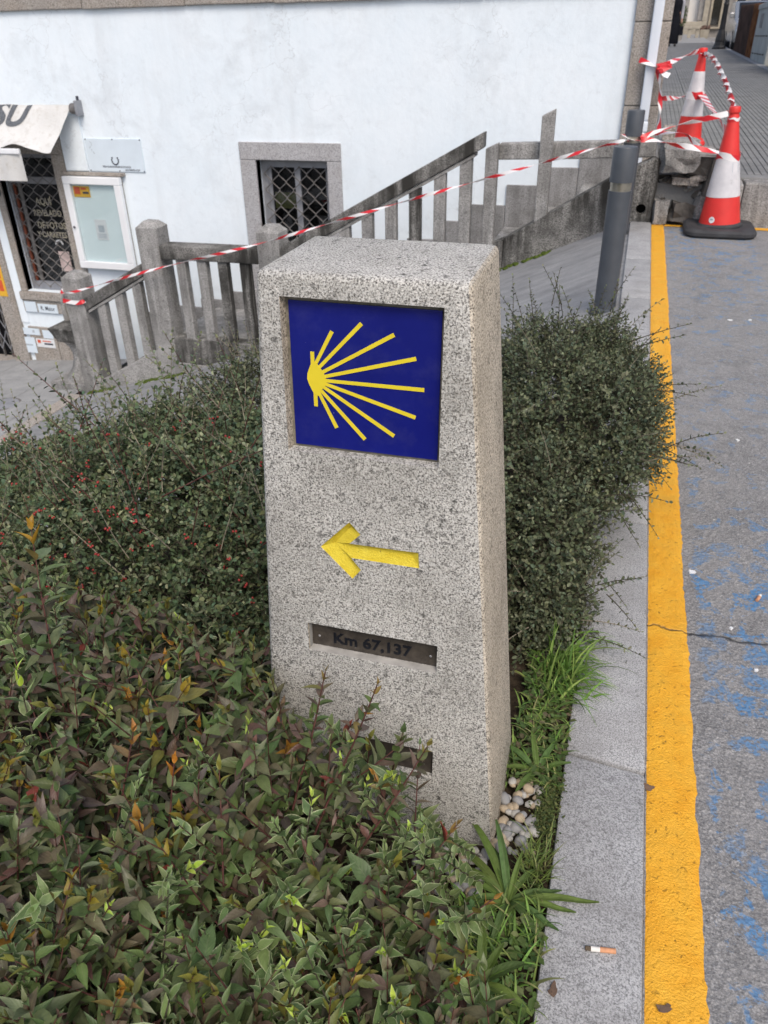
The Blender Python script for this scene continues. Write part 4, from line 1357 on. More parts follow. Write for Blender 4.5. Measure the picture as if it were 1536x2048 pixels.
# ------------------------------------------------------------------ stone drinking fountain
ft = thing('drinking_fountain', 'grey stone drinking fountain with arched back beside the lower newel post', 'fountain', (-5.42, 6.75, -2.0))
fz = low_z(-5.5)
MB().box(-5.76, -5.30, 6.52, 6.98, fz - .02, fz + .075).build('base_slab', 'old_granite', ft, bevel=.012)
MB().lathe([(.20, fz + .075), (.17, fz + .12), (.115, fz + .20), (.085, fz + .30), (.085, fz + .36), (.11, fz + .44), (.16, fz + .50)], 12, (-5.46, 6.75, 0)).build('pedestal', 'old_granite', ft, smooth=True)
m_ = MB()
m_.add([(-5.60, 6.60, fz + .50), (-5.30, 6.60, fz + .50), (-5.30, 6.90, fz + .50), (-5.60, 6.90, fz + .50),
        (-5.66, 6.55, fz + .66), (-5.24, 6.55, fz + .66), (-5.24, 6.95, fz + .66), (-5.66, 6.95, fz + .66)],
       [(0, 3, 2, 1), (4, 5, 6, 7), (0, 1, 5, 4), (1, 2, 6, 5), (2, 3, 7, 6), (3, 0, 4, 7)])
m_.build('basin', 'stained_granite', ft, bevel=.012)
arch = [(-5.63, fz + .66)] + [(-5.43 - .20 * math.cos(math.pi * k / 12), fz + .80 + .20 * math.sin(math.pi * k / 12)) for k in range(13)] + [(-5.23, fz + .66)]
MB().prism(arch, 6.86, 6.95, 'Y').build('arched_back', 'mortar', ft)
rim = MB(); rim.tube([(x, 6.855, z) for x, z in arch], .028, 8); rim.build('arch_moulding', 'old_granite', ft, smooth=True)
MB().tube([(-5.43, 6.86, fz + .80), (-5.43, 6.79, fz + .81), (-5.43, 6.77, fz + .77)], .010, 8).build('spout', 'grey_steel', ft, smooth=True)
# red scrap and manhole on the lower pavement
o = rock('plastic_scrap', (-5.80, 6.86, low_z(-5.8) + .035), (.10, .05, .05), simple('red_plastic', (0.55, 0.04, 0.03), .4), None, 44, (0, -.6, .3), 2, .3)
tag(o, 'crumpled red plastic scrap lying left of the fountain pedestal', 'litter')
mh = thing('manhole_cover', 'oval grey manhole cover in the lower pavement', 'manhole cover', (-6.02, 6.08, low_z(-6.02)))
MB().lathe([(.17, .002), (.17, .012), (.155, .014)], 26, (-6.02, 6.08, low_z(-6.02) + .004)).build('frame', 'grille_steel', mh)
MB().lathe([(.145, .012), (.145, .017), (.13, .018)], 26, (-6.02, 6.08, low_z(-6.02) + .004)).build('lid', 'grey_steel', mh)

# ------------------------------------------------------------------ bollards
MAT['bollard_paint'] = simple('bollard_paint', (0.075, 0.085, 0.10), 0.42, 0.45, 0.1, 0.12, 12, 0.15, 200)
MAT['band_steel'] = simple('band_steel', (0.42, 0.40, 0.34), 0.28, 0.5, 0.85, 0.2, 30)
def bollard(x, y, zt, label):
    zb = ramp_z(x) - .03
    b_ = thing('bollard', label, 'bollard', (x, y, ramp_z(x)), 'grey bollards along the kerb')
    r = .056
    MB().lathe([(r, zb), (r, zt - .198)], 32, (x, y, 0)).build('shaft', 'bollard_paint', b_, smooth=True)
    MB().lathe([(r * .90, zt - .198), (r * .90, zt - .158)], 32, (x, y, 0)).build('metal_band', 'band_steel', b_, smooth=True)
    MB().lathe([(r * 1.02, zt - .158), (r * 1.03, zt - .006), (r * .99, zt - .001), (r * .95, zt)], 32, (x, y, 0)).build('cap', 'bollard_paint', b_, smooth=True)
    MB().lathe([(r * 1.35, zb), (r * 1.35, zb + .04), (r * 1.1, zb + .045)], 24, (x, y, 0)).build('foot_ring', 'bollard_paint', b_, smooth=True)
bollard(-0.052, 4.25, 0.745, 'grey metal bollard with steel band rising behind the right-hand shrub')
bollard(-0.037, 6.08, 0.772, 'grey metal bollard wrapped in barrier tape near the balustrade end')

# ------------------------------------------------------------------ traffic cones
MAT['cone_red'] = simple('cone_red', (0.66, 0.035, 0.03), 0.42, 0.45, 0, 0.10, 8, 0.1, 60)
def mk_sleeve():
    t = NT('cone_sleeve', 0.4, 0.5)
    c = t.co()
    base = t.ramp(t.noise(c, 8, 5, 0.6), [(0.3, (0.50, 0.50, 0.53)), (0.7, (0.72, 0.71, 0.73))])
    base = t.mix(t.ramp(t.noise(c, 40, 4, 0.7), [(0.62, 0.0), (0.72, 0.5)]), base, (0.30, 0.29, 0.29))
    t.color(base)
    MAT['cone_sleeve'] = t.m
mk_sleeve()
MAT['rubber'] = simple('rubber', (0.045, 0.046, 0.05), 0.75, 0.3, 0, 0.25, 14, 0.2, 90)
def cone(loc, label, h, rb, rt, bands, tilt, base_half, base_mat, group):
    t = thing('traffic_cone', label, 'traffic cone', loc, group)
    T = Matrix.Rotation(tilt, 3, 'Y')
    base = Vector(loc)
    def R(z): return rb + (rt - rb) * (z - .05) / (h - .05 - .07)
    def lat(name, prof, mat, n=36):
        return MB().lathe(prof, n, base, T).build(name, mat, t, smooth=True, angle=.5)
    zt = h - .07
    lat('body', [(R(.05), .05), (R(zt), zt), (R(zt) * 1.05, zt + .004), (R(zt) * .97, zt + .012), (R(zt) * .9, zt + .02), (R(zt) * .9, zt + .026), (R(zt) * 1.08, zt + .034), (R(zt) * 1.1, zt + .058), (R(zt) * .95, zt + .068), (R(zt) * .4, zt + .07)], 'cone_red')
    for (z0, z1) in bands:
        lat('reflective_sleeve', [(R(z0) + .0005, z0), (R(z0) + .0022, z0 + .002), (R(z1) + .0022, z1 - .002), (R(z1) + .0005, z1)], 'cone_sleeve')
    lat('collar', [(R(.05) + .012, .048), (R(.05) + .012, .058), (R(.07) + .001, .072)], 'cone_red' if base_mat == 'cone_red' else 'rubber')
    # rounded square base
    m_ = MB()
    prof = []
    def rr(half, rad, z):
        pts = []
        for cx_, cy_, a0 in ((1, 1, 0), (-1, 1, 90), (-1, -1, 180), (1, -1, 270)):
            for k in range(7):
                q = R_(a0 + 15 * k)
                pts.append(base + Vector((cx_ * (half - rad) + rad * math.cos(q), cy_ * (half - rad) + rad * math.sin(q), z)))
        return pts
    rings = [rr(base_half * .95, base_half * .42, .0), rr(base_half, base_half * .42, .014), rr(base_half, base_half * .42, .034), rr(base_half * .94, base_half * .40, .05), rr(base_half * .7, base_half * .4, .054), rr(R(.05) + .004, R(.05) + .0039, .050)]
    n_ = len(rings[0])
    vs_ = [p for r_ in rings for p in r_]
    fs = [tuple(range(n_ - 1, -1, -1)), tuple((len(rings) - 1) * n_ + k for k in range(n_))]
    for i in range(len(rings) - 1):
        for k in range(n_):
            k2 = (k + 1) % n_
            fs.append((i * n_ + k, i * n_ + k2, (i + 1) * n_ + k2, (i + 1) * n_ + k))
    m_.add(vs_, fs)
    m_.build('base', base_mat, t, smooth=True, angle=.7)
    return t, R, T, base
c1, R1, T1, B1 = cone((0.634, 6.19, -.0085), 'red and white traffic cone with black rubber base on the road corner', .80, .140, .034, [(.245, .492)], R_(-3.4), .238, 'rubber', 'traffic cones at the broken wall')
# small white oval sticker low on the front cone
ang = R_(-118)
def cone_pt(R, T, B, z, a_, off=.0):
    r = R(z) + off
    return B + T @ Vector((r * math.cos(a_), r * math.sin(a_), z))
m_ = MB()
vs_ = [cone_pt(R1, T1, B1, .105 + .021 * math.sin(q), ang + .15 * math.cos(q), .0012) for q in [2 * math.pi * k / 16 for k in range(16)]]
m_.add(vs_, [tuple(range(16))])
m_.build('label_sticker', 'paper', c1)
MB().tube([cone_pt(R1, T1, B1, .11, ang - .07, .002), cone_pt(R1, T1, B1, .11, ang + .07, .002)], .004, 4).build('label_print', 'ink_faint', c1)
m_ = MB()
m_.add([cone_pt(R1, T1, B1, z, a_, .003) for z, a_ in ((.40, R_(-70)), (.40, R_(-35)), (.46, R_(-35)), (.46, R_(-70)))], [(0, 1, 2, 3)])
m_.build('worn_label', 'ink_faint', c1)
c2, R2, T2, B2 = cone((0.432, 8.30, up_z(8.30)), 'red and white traffic cone standing on the ribbed pavement behind the broken wall', .775, .118, .032, [(.245, .595)], R_(0.5), .15, 'cone_red', 'traffic cones at the broken wall')

# ------------------------------------------------------------------ barrier tape
def mk_tape():
    t = NT('barrier_tape', 0.35, 0.5)
    uv = t.co('UV')
    sx = t.n('SeparateXYZ'); t.l(uv, sx.inputs[0])
    u = t.math('ADD', t.math('MULTIPLY', sx.outputs[0], 1 / .21), t.math('MULTIPLY', sx.outputs[1], 0.35))
    f_ = t.math('FRACT', u)
    base = t.ramp(f_, [(0.0, (0.62, 0.02, 0.03)), (0.46, (0.62, 0.02, 0.03)), (0.48, (0.80, 0.79, 0.80)), (0.98, (0.80, 0.79, 0.80)), (1.0, (0.62, 0.02, 0.03))])
    t.color(base)
    MAT['barrier_tape'] = t.m
mk_tape()
def tape(label, pts, width=.036, t0=0.0, t1=0.0, normal=(0, -1, 0)):
    o = ribbon(pts, width, t0, t1, normal).build('barrier_tape', 'barrier_tape', smooth=True, angle=1.0)
    tag(o, label, 'barrier tape', 'red and white barrier tape')
    return o
def spline(ctrl, n=10):
    ctrl = [Vector(p) for p in ctrl]
    out = []
    for i in range(len(ctrl) - 1):
        p0 = ctrl[max(i - 1, 0)]; p1 = ctrl[i]; p2 = ctrl[i + 1]; p3 = ctrl[min(i + 2, len(ctrl) - 1)]
        for k in range(n):
            t = k / n
            out.append(0.5 * ((2 * p1) + (p2 - p0) * t + (2 * p0 - 5 * p1 + 4 * p2 - p3) * t * t + (3 * p1 - p0 - 3 * p2 + p3) * t ** 3))
    out.append(ctrl[-1])
    return out
tape('long tape run from the lower newel post up to the taped bollard', spline([(-5.235, 6.385, -.873), (-5.03, 6.34, -.832), (-4.137, 6.30, -.572), (-3.078, 6.28, -.298), (-2.444, 6.27, -.112), (-1.751, 6.25, .097), (-1.117, 6.22, .282), (-.568, 6.12, .449), (-.156, 6.02, .575), (-.06, 6.015, .598)], 9), .024, 0, 5.0)
tape('tape looped round the neck of the lower newel post', spline([(-5.245, 6.395, -.95), (-5.10, 6.393, -.962), (-5.015, 6.395, -.945), (-5.008, 6.50, -.93)], 8), .040, .02, .06)
tape('loose grey-red tape tail from the lower newel post to the shop window', spline([(-5.24, 6.39, -.87), (-5.36, 6.6, -.875), (-5.60, 6.95, -.93), (-6.05, 7.46, -1.10)], 8), .028, 0, 6)
# wrap round the second bollard
w_ = []
for k in range(25):
    q = R_(-200 + 290 * k / 24)
    w_.append((-.037 + .061 * math.cos(q), 6.08 + .061 * math.sin(q), .606 + .018 * math.sin(q * 1.5)))
tape('crumpled tape wound round the taped bollard', w_, .040, .0, .10, (0, 0, 1))
tape('upper tape strand from the taped bollard to the neck of the front cone', spline([(.016, 6.05, .602), (.102, 6.08, .640), (.25, 6.11, .682), (.379, 6.14, .710), (.548, 6.165, .748)], 8), .036, .02, .55)
tape('lower tape strand from the taped bollard to the middle of the front cone', spline([(.016, 6.04, .598), (.110, 6.06, .592), (.23, 6.08, .566), (.344, 6.09, .550), (.53, 6.07, .522)], 8), .036, .0, .70)
tape('slack tape loop hanging between the two strands at the broken wall', spline([(.10, 6.10, .630), (.20, 6.14, .632), (.30, 6.16, .625), (.36, 6.15, .575), (.40, 6.12, .55)], 7), .030, .1, .5)
w_ = []
for k in range(33):
    q = R_(-190 + 360 * k / 32)
    z = .498 + .012 * math.sin(q * 2)
    w_.append(cone_pt(R1, T1, B1, z, q, .005))
tape('tape wound round the middle of the front cone', w_, .040, .24, .27, (0, 0, 1))
w_ = [cone_pt(R1, T1, B1, .722 + .004 * math.sin(k), R_(-190 + 12 * k), .004) for k in range(31)]
tape('tape knotted round the neck of the front cone', w_, .020, .25, .25, (0, 0, 1))
tape('twisted tape from the neck of the front cone to the top of the rear cone', spline([(.592, 6.19, .735), (.575, 6.7, .835), (.545, 7.2, .925), (.50, 7.8, 1.02), (.445, 8.27, 1.055)], 14), .050, 0, 5.5)
tape('wide flat tape from the rear cone down to the shoulder of the front cone', spline([(.485, 8.28, .745), (.52, 7.8, .70), (.56, 7.2, .655), (.585, 6.7, .61), (.585, 6.24, .575)], 8), .072, .10, .32)
w_ = [cone_pt(R2, T2, B2, .395 + .003 * math.sin(k), R_(-225 + 12 * k), .004) for k in range(31)]
tape('broad tape band round the middle of the rear cone', w_, .085, .25, .25, (0, 0, 1))
w_ = [cone_pt(R2, T2, B2, .722, R_(-190 + 12 * k), .004) for k in range(31)]
tape('tape knotted round the neck of the rear cone', w_, .022, .25, .25, (0, 0, 1))
tape('tape from the rear cone neck to the drainpipe', spline([(.405, 8.27, 1.075), (.30, 7.95, 1.055), (.19, 7.6, 1.02), (.10, 7.36, .985), (.062, 7.365, .98)], 8), .040, 0, .8)
tape('short tape strand from the rear cone middle to the hanging tape', spline([(.345, 8.22, .735), (.26, 7.8, .745), (.17, 7.42, .762), (.125, 7.36, .768)], 8), .036, .1, .7)
tape('tape hanging straight down beside the drainpipe to the rubble', spline([(.062, 7.36, .975), (.095, 7.36, .90), (.122, 7.35, .77), (.142, 7.33, .65), (.150, 7.30, .525)], 8), .034, .05, 1.3, (1, 0, 0))
tape('tape end tied across the front of the drainpipe', spline([(-.075, 7.405, 1.035), (-.02, 7.365, 1.015), (.03, 7.355, .995), (.066, 7.362, .978)], 7), .038, .0, .3)
kn = rock('tape_knot', (.115, 7.34, .985), (.085, .05, .055), 'barrier_tape', None, 71, (0, -.4, .2), 2, .4)
tag(kn, 'bunched red tape knot at the drainpipe', 'barrier tape', 'red and white barrier tape')
kt = ribbon(spline([(.09, 7.33, .97), (.125, 7.31, .94), (.165, 7.30, .925)], 5), [.03 + .002 * k for k in range(11)], .05, .12).build('tape_tail', 'white_frame')
tag(kt, 'white tape tail below the knot at the drainpipe', 'barrier tape', 'red and white barrier tape')

# ------------------------------------------------------------------ litter on kerb and road
MAT['cig_filter'] = simple('cig_filter', (0.58, 0.29, 0.16), 0.8, 0.2, 0, 0.12, 200)
MAT['cig_paper'] = simple('cig_paper', (0.72, 0.70, 0.66), 0.8, 0.2, 0, 0.06, 200)
MAT['ash'] = simple('ash', (0.11, 0.085, 0.06), 0.9, 0.1, 0, 0.4, 300)
cb = thing('cigarette_butt', 'burnt cigarette butt with orange filter on the granite kerb', 'cigarette butt', (0.112, 0.722, .0045))
def seg(a_, b_, r, mat, name, parent):
    a_, b_ = Vector(a_), Vector(b_)
    MB().tube([a_, a_.lerp(b_, .5), b_], r, 10).build(name, mat, parent, smooth=True, angle=.8)
P0, P1 = Vector((0.1345, 0.727, .0052)), Vector((0.0895, 0.7195, .0050))
seg(P0, P0.lerp(P1, .52), .0040, 'cig_filter', 'filter', cb)
seg(P0.lerp(P1, .52), P0.lerp(P1, .82), .0039, 'cig_paper', 'paper_tube', cb)
seg(P0.lerp(P1, .82), P1, .0034, 'ash', 'burnt_tip', cb)
cb2 = thing('cigarette_butt', 'short orange cigarette filter on the asphalt beside blue paint', 'cigarette butt', (0.444, 1.739, -.008))
P0, P1 = Vector((0.439, 1.726, -.007)), Vector((0.449, 1.750, -.007))
seg(P0, P0.lerp(P1, .7), .0042, 'cig_filter', 'filter', cb2)
seg(P0.lerp(P1, .7), P1, .0041, 'cig_paper', 'paper_tube', cb2)
for lab, x, y, s_, r in (('torn white paper scrap beside the yellow line', .290, 1.816, .016, .3), ('small white scrap on the road crack', .369, 1.600, .009, .9), ('white chip on the asphalt near the right edge, below the crack', .411, 1.462, .008, .2),
                         ('pale fleck on the far asphalt left of the blue smears', .556, 4.088, .022, .5), ('pale fleck on the far asphalt right of its twin', .65, 4.11, .016, 1.2), ('white flake on the asphalt beside the shrub tips', .473, 2.676, .012, 2.0)):
    o = rock('paper_scrap', (x, y, -.010), (s_, s_ * .7, .004), 'paper', None, int(x * 100), (0, .1, r), 1, .3)
    tag(o, lab, 'litter')
for lab, x, y, r in (('crumpled dark leaf at the left edge of the yellow line', .184, 1.067, .2), ('dry brown leaf on the near kerb edge among weeds', .049, .644, 1.2), ('two grey chips stuck in the near yellow line', .208, .669, .5)):
    o = rock('dry_leaf', (x, y, .004 if x < .18 else -.006), (.017, .009, .0022), simple('dry_leaf', (.13, .085, .06), .9), None, int(y * 100), (.25, .3, r), 3, .6)
    tag(o, lab, 'litter')

# ------------------------------------------------------------------ plants
def leaf_mat(name, margin=None, rough=0.42, vein=0.35, spec=0.4):
    t = NT(name, rough, spec)
    at = t.n('Attribute'); at.attribute_name = 'col'
    uv = t.co('UV')
    sx = t.n('SeparateXYZ'); t.l(uv, sx.inputs[0])
    side = t.math('ABSOLUTE', t.math('SUBTRACT', t.math('MULTIPLY', sx.outputs[1], 2.0), 1.0))
    c = at.outputs['Color']
    c = t.mix(t.math('MULTIPLY', t.ramp(side, [(0.0, 1.0), (0.10, 0.0)]), vein), c, (0.20, 0.22, 0.12))
    wv = t.math('SINE', t.math('MULTIPLY', t.math('ADD', sx.outputs[0], t.math('MULTIPLY', side, -0.25)), 46.0))
    c = t.mix(t.math('MULTIPLY', t.ramp(wv, [(0.75, 0.0), (1.0, 1.0)]), 0.16), c, (0.15, 0.17, 0.10))
    if margin is not None:
        mk_ = t.ramp(t.math('ADD', side, t.math('MULTIPLY', t.math('SUBTRACT', t.noise(uv, 9.0, 3), 0.5), 0.5)), [(0.76, 0.0), (0.92, 1.0)])
        c = t.mix(t.math('MULTIPLY', mk_, 0.9), c, margin)
    nz = t.noise(t.world(), 90, 3, 0.6)
    c = t.mix(1.0, c, t.ramp(nz, [(0.25, 0.72), (0.75, 1.18)]), 'MULTIPLY')
    t.color(c)
    t.bump(wv, 0.15, 0.0006)
    tr = t.n('BsdfTranslucent')
    t.l(c, tr.inputs[0])
    mx = t.n('MixShader'); mx.inputs[0].default_value = 0.16
    t.l(t.b.outputs[0], mx.inputs[1]); t.l(tr.outputs[0], mx.inputs[2])
    t.l(mx.outputs[0], t.t.nodes['Material Output'].inputs[0])
    MAT[name] = t.m
leaf_mat('dark_leaf', None, 0.42, 0.35, 0.36)
leaf_mat('variegated_leaf', (0.40, 0.45, 0.25), 0.45, 0.35, 0.34)
leaf_mat('small_leaf', None, 0.5, 0.3, 0.25)
leaf_mat('weed_leaf', None, 0.6, 0.2, 0.18)
MAT['red_stem'] = simple('red_stem', (0.095, 0.038, 0.032), 0.6, 0.3, 0, 0.4, 60)
MAT['brown_twig'] = simple('brown_twig', (0.060, 0.050, 0.036), 0.8, 0.2, 0, 0.4, 60)
MAT['pale_twig'] = simple('pale_twig', (0.24, 0.21, 0.16), 0.8, 0.2, 0, 0.3, 60)
MAT['berry_red'] = simple('berry_red', (0.30, 0.034, 0.030), 0.4, 0.45, 0, 0.35, 250)

def tmpl_small(w=0.66, fold=0.22, curl=0.10):
    h = w / 2
    v = np.array([(0, 0, 0), (.28, h * .88, h * fold), (.70, h * .92, h * fold - curl * .5), (1, 0, -curl), (.70, -h * .92, h * fold - curl * .5), (.28, -h * .88, h * fold)])
    f = [(0, 5, 4, 3), (0, 3, 2, 1)]
    uv = np.array([(0, .5), (.28, 1), (.7, 1), (1, .5), (.7, 0), (.28, 0)])
    return v, f, uv
def tmpl_big(w=0.46, fold=0.45, curl=0.22, wave=0.0):
    ts = [0.0, 0.10, 0.28, 0.50, 0.72, 0.88, 1.0]
    ws = [0.02, 0.62, 1.0, 0.90, 0.52, 0.20, 0.0]
    v, uv, f = [], [], []
    for i, (t, q) in enumerate(zip(ts, ws)):
        z0 = -curl * t * t
        hw_ = w / 2 * q
        wv = wave * math.sin(i * 2.1)
        v.append((t, 0, z0)); uv.append((t, .5))
        v.append((t, hw_, z0 + hw_ * fold + wv)); uv.append((t, 1.0))
        v.append((t, -hw_, z0 + hw_ * fold - wv)); uv.append((t, 0.0))
    for i in range(len(ts) - 1):
        a_, b_ = 3 * i, 3 * (i + 1)
        f.append((a_, b_, b_ + 1, a_ + 1))
        f.append((a_, a_ + 2, b_ + 2, b_))
    return np.array(v), f, np.array(uv)

class Foliage:
    def __init__(s, name, tmpls, mat):
        s.name, s.t, s.mat = name, tmpls, mat
        s.P, s.D, s.N, s.S, s.C, s.K = [], [], [], [], [], []
        s.stems = []
    def leaf(s, p, d, n, size, c, k=0):
        s.P.append(tuple(p)); s.D.append(tuple(d)); s.N.append(tuple(n)); s.S.append(size); s.C.append(c); s.K.append(k)
    def frames(s):
        P = np.array(s.P); D = np.array(s.D); N = np.array(s.N)
        D /= np.linalg.norm(D, axis=1, keepdims=True)
        N = N - D * np.sum(N * D, axis=1, keepdims=True)
        ln = np.linalg.norm(N, axis=1, keepdims=True)
        N = np.where(ln < 1e-4, np.array([[0.3, 0.4, 0.86]]), N / np.maximum(ln, 1e-6))
        B = np.cross(N, D)
        B /= np.maximum(np.linalg.norm(B, axis=1, keepdims=True), 1e-6)
        N = np.cross(D, B)
        s.F = (P, D, B, N, np.array(s.S), np.array(s.K))
        return s
def mesh_np(name, V, faces, UV, C, mat):
    """V (n,3), faces as list of equal-length index rows, colours per vertex"""
    me = bpy.data.meshes.new(name)
    nf, k = faces.shape
    me.vertices.add(len(V)); me.vertices.foreach_set('co', V.astype(np.float32).ravel())
    me.loops.add(nf * k); me.loops.foreach_set('vertex_index', faces.astype(np.int32).ravel())
    me.polygons.add(nf)
    me.polygons.foreach_set('loop_start', np.arange(0, nf * k, k, dtype=np.int32))
    me.update(calc_edges=True)
    lay = me.uv_layers.new(name='UVMap')
    lay.data.foreach_set('uv', UV[faces.ravel()].astype(np.float32).ravel())
    ca = me.color_attributes.new('col', 'FLOAT_COLOR', 'POINT')
    c4 = np.ones((len(V), 4), dtype=np.float32); c4[:, :3] = C
    ca.data.foreach_set('color', c4.ravel())
    me.shade_smooth()
    me.materials.append(MAT[mat])
    me.validate()
    return me
Rc = np.array([list(CR), list(CD), list(CF)])
def project(P):
    q = (P - np.array(EYE)) @ Rc.T
    return q[:, 0] / q[:, 2] * 1546 + 768, q[:, 1] / q[:, 2] * 1546 + 1024, q[:, 2]
def rand_unit():
    while True:
        v = Vector((random.uniform(-1, 1), random.uniform(-1, 1), random.uniform(-1, 1)))
        if 0.05 < v.length < 1: return v.normalized()
def jit(c, a_=0.22):
    k = 1.24 + random.uniform(-a_, a_) * 1.25
    return (c[0] * k * random.uniform(.92, 1.08), c[1] * k, c[2] * k * random.uniform(.92, 1.08))
def in_marker(p, m_=.006):
    return -.50 - m_ < p[0] < -.07 + m_ and .855 - m_ < p[1] < 1.135 + m_ and p[2] < .96 and (p[0] < -.166 + .094 * (ZT - p[2]) + m_) and (p[1] > YF0 + KF * p[2] - m_)

def shoot(fol, p, d, length, nseg, bend, r0, r1, stem_mat):
    """grow a curved stem; returns points"""
    pts = [Vector(p)]
    d = Vector(d).normalized()
    for i in range(nseg):
        d = (d + Vector(bend) / nseg + rand_unit() * (.28 / nseg)).normalized()
        q = pts[-1] + d * (length / nseg)
        if in_marker(q): break
        pts.append(q)
    if len(pts) > 1:
        fol.stems.append((pts, r0, r1, stem_mat))
    return pts
def at_len(pts, t):
    x = t * (len(pts) - 1)
    i = min(int(x), len(pts) - 2)
    return pts[i].lerp(pts[i + 1], x - i), (pts[i + 1] - pts[i]).normalized()

# --- large-leaved shrub in front (dark and variegated plants)
TB = [tmpl_big(.40, .40, .18), tmpl_big(.36, .70, .34), tmpl_big(.46, .28, .10, .02), tmpl_big(.34, .5, -.14), tmpl_big(.42, .9, .05, .03), tmpl_big(.31, .35, .45), tmpl_big(.50, .20, .24, .035)]
dark = Foliage('dark', TB, 'dark_leaf')
vari = Foliage('vari', TB, 'variegated_leaf')
C_DARK = [(.070, .100, .034), (.092, .118, .046), (.076, .124, .038), (.108, .104, .058), (.112, .092, .062), (.064, .104, .038), (.100, .148, .046), (.128, .138, .076), (.112, .132, .052), (.084, .074, .046), (.120, .080, .062), (.105, .082, .070), (.140, .162, .086), (.090, .136, .050)]
C_VAR = [(.100, .155, .052), (.130, .185, .066), (.086, .135, .052), (.15, .20, .085)]
C_TIP = [(.26, .13, .02), (.20, .15, .02), (.17, .16, .03), (.13, .13, .03), (.13, .14, .04), (.15, .15, .03), (.11, .08, .05)]
C_LIME = [(.33, .46, .05), (.38, .50, .08)]
def abelia_shoot(fol, p, d, length, leaf, kind, bend=(0, 0, .2), tipcol=None, r=.0016):
    pts = shoot(fol, p, d, length, 9, bend, r, r * .4, 'red_stem' if kind == 'dark' or random.random() < .3 else 'brown_twig')
    if len(pts) < 3: return
    L = sum((b_ - a_).length for a_, b_ in zip(pts, pts[1:]))
    npair = max(3, int(L / (leaf * random.uniform(.50, .66))))
    phase = random.uniform(0, math.pi)
    for i in range(npair + 1):
        t = .08 + .92 * i / npair
        q, ax = at_len(pts, min(t, .999))
        ph = phase + (i % 2) * math.pi / 2 + random.uniform(-.35, .35)
        u = ax.orthogonal().normalized()
        w = ax.cross(u)
        tip = i >= npair - 1
        for s_ in (0, 1):
            a_ = ph + s_ * math.pi
            out = u * math.cos(a_) + w * math.sin(a_)
            ang = random.uniform(.35, .65) if tip else random.uniform(.60, 1.25)
            if i == npair: ang = random.uniform(.15, .4)
            dd = ax * math.cos(ang) + out * math.sin(ang)
            if not tip: dd = dd + Vector((0, 0, random.uniform(-.25, .05)))
            nn = (ax * math.sin(ang) - out * math.cos(ang)) + Vector((0, 0, .45)) + rand_unit() * .35
            size = leaf * (random.uniform(.75, 1.15) if not tip else random.uniform(.5, .75))
            if i == npair: size = leaf * random.uniform(.40, .62)
            if kind == 'dark':
                c = jit(random.choice(C_DARK))
                if random.random() < .006: c = jit((.17, .035, .025))
                elif random.random() < .03: c = jit((.11, .055, .045))
                if tip and tipcol is not None: c = jit(tipcol)
                elif i == npair - 2 and tipcol is not None and random.random() < .4: c = tuple((x + y) / 2 for x, y in zip(c, tipcol))
            else:
                c = jit(random.choice(C_VAR))
                if tip: c = jit(random.choice(C_LIME)) if tipcol == 'lime' else jit((.17, .25, .09))
            end = q + dd.normalized() * size
            if in_marker(end, .002) or in_marker(q, .002): continue
            fol.leaf(q, dd, nn, size, c, random.choice((0, 0, 1, 2, 3, 3, 4, 5, 6)))
def ab_h(x, y):
    h = .375
    if x > -.42: h -= (x + .42) * .62
    if y > .80: h -= (y - .80) * .5
    return max(.06, h + .055 * mnoise.noise((x * 5, y * 5, 3.3)) + .03 * mnoise.noise((x * 14, y * 14, 1.3)))
cnt = 0
while cnt < 1300:
    x = random.uniform(-1.25, -.055); y = random.uniform(.02, 1.02)
    if cnt % 4 == 0: x, y = random.uniform(-.62, -.08), random.uniform(.18, .58)
    if x > -.53 and y > .835: continue
    if x > -.20 and y > .60 + (-.055 - x) * 1.1 : continue
    h = ab_h(x, y)
    inner = cnt % 5 < 2
    top = h * (random.uniform(.45, .8) if inner else random.uniform(.82, 1.12))
    length = min(random.uniform(.13, .26), top * 1.15 + .02)
    lean = Vector((random.gauss(0.10 if x > -.4 else 0.0, .42), random.gauss(-.08, .42), 1)).normalized()
    start = Vector((x, y, top)) - lean * length
    start.z = max(start.z, -.01)
    isv = random.random() < (.45 if (-.40 < x < -.14 and .36 < y < .80) else .09)
    tip = random.choice(C_TIP) if random.random() < .42 else None
    abelia_shoot(vari if isv else dark, start, lean, length, random.uniform(.024, .046) * (.76 if isv else 1.0), 'vari' if isv else 'dark', (0, 0, .12), ('lime' if random.random() < .4 else None) if isv else tip)
    cnt += 1
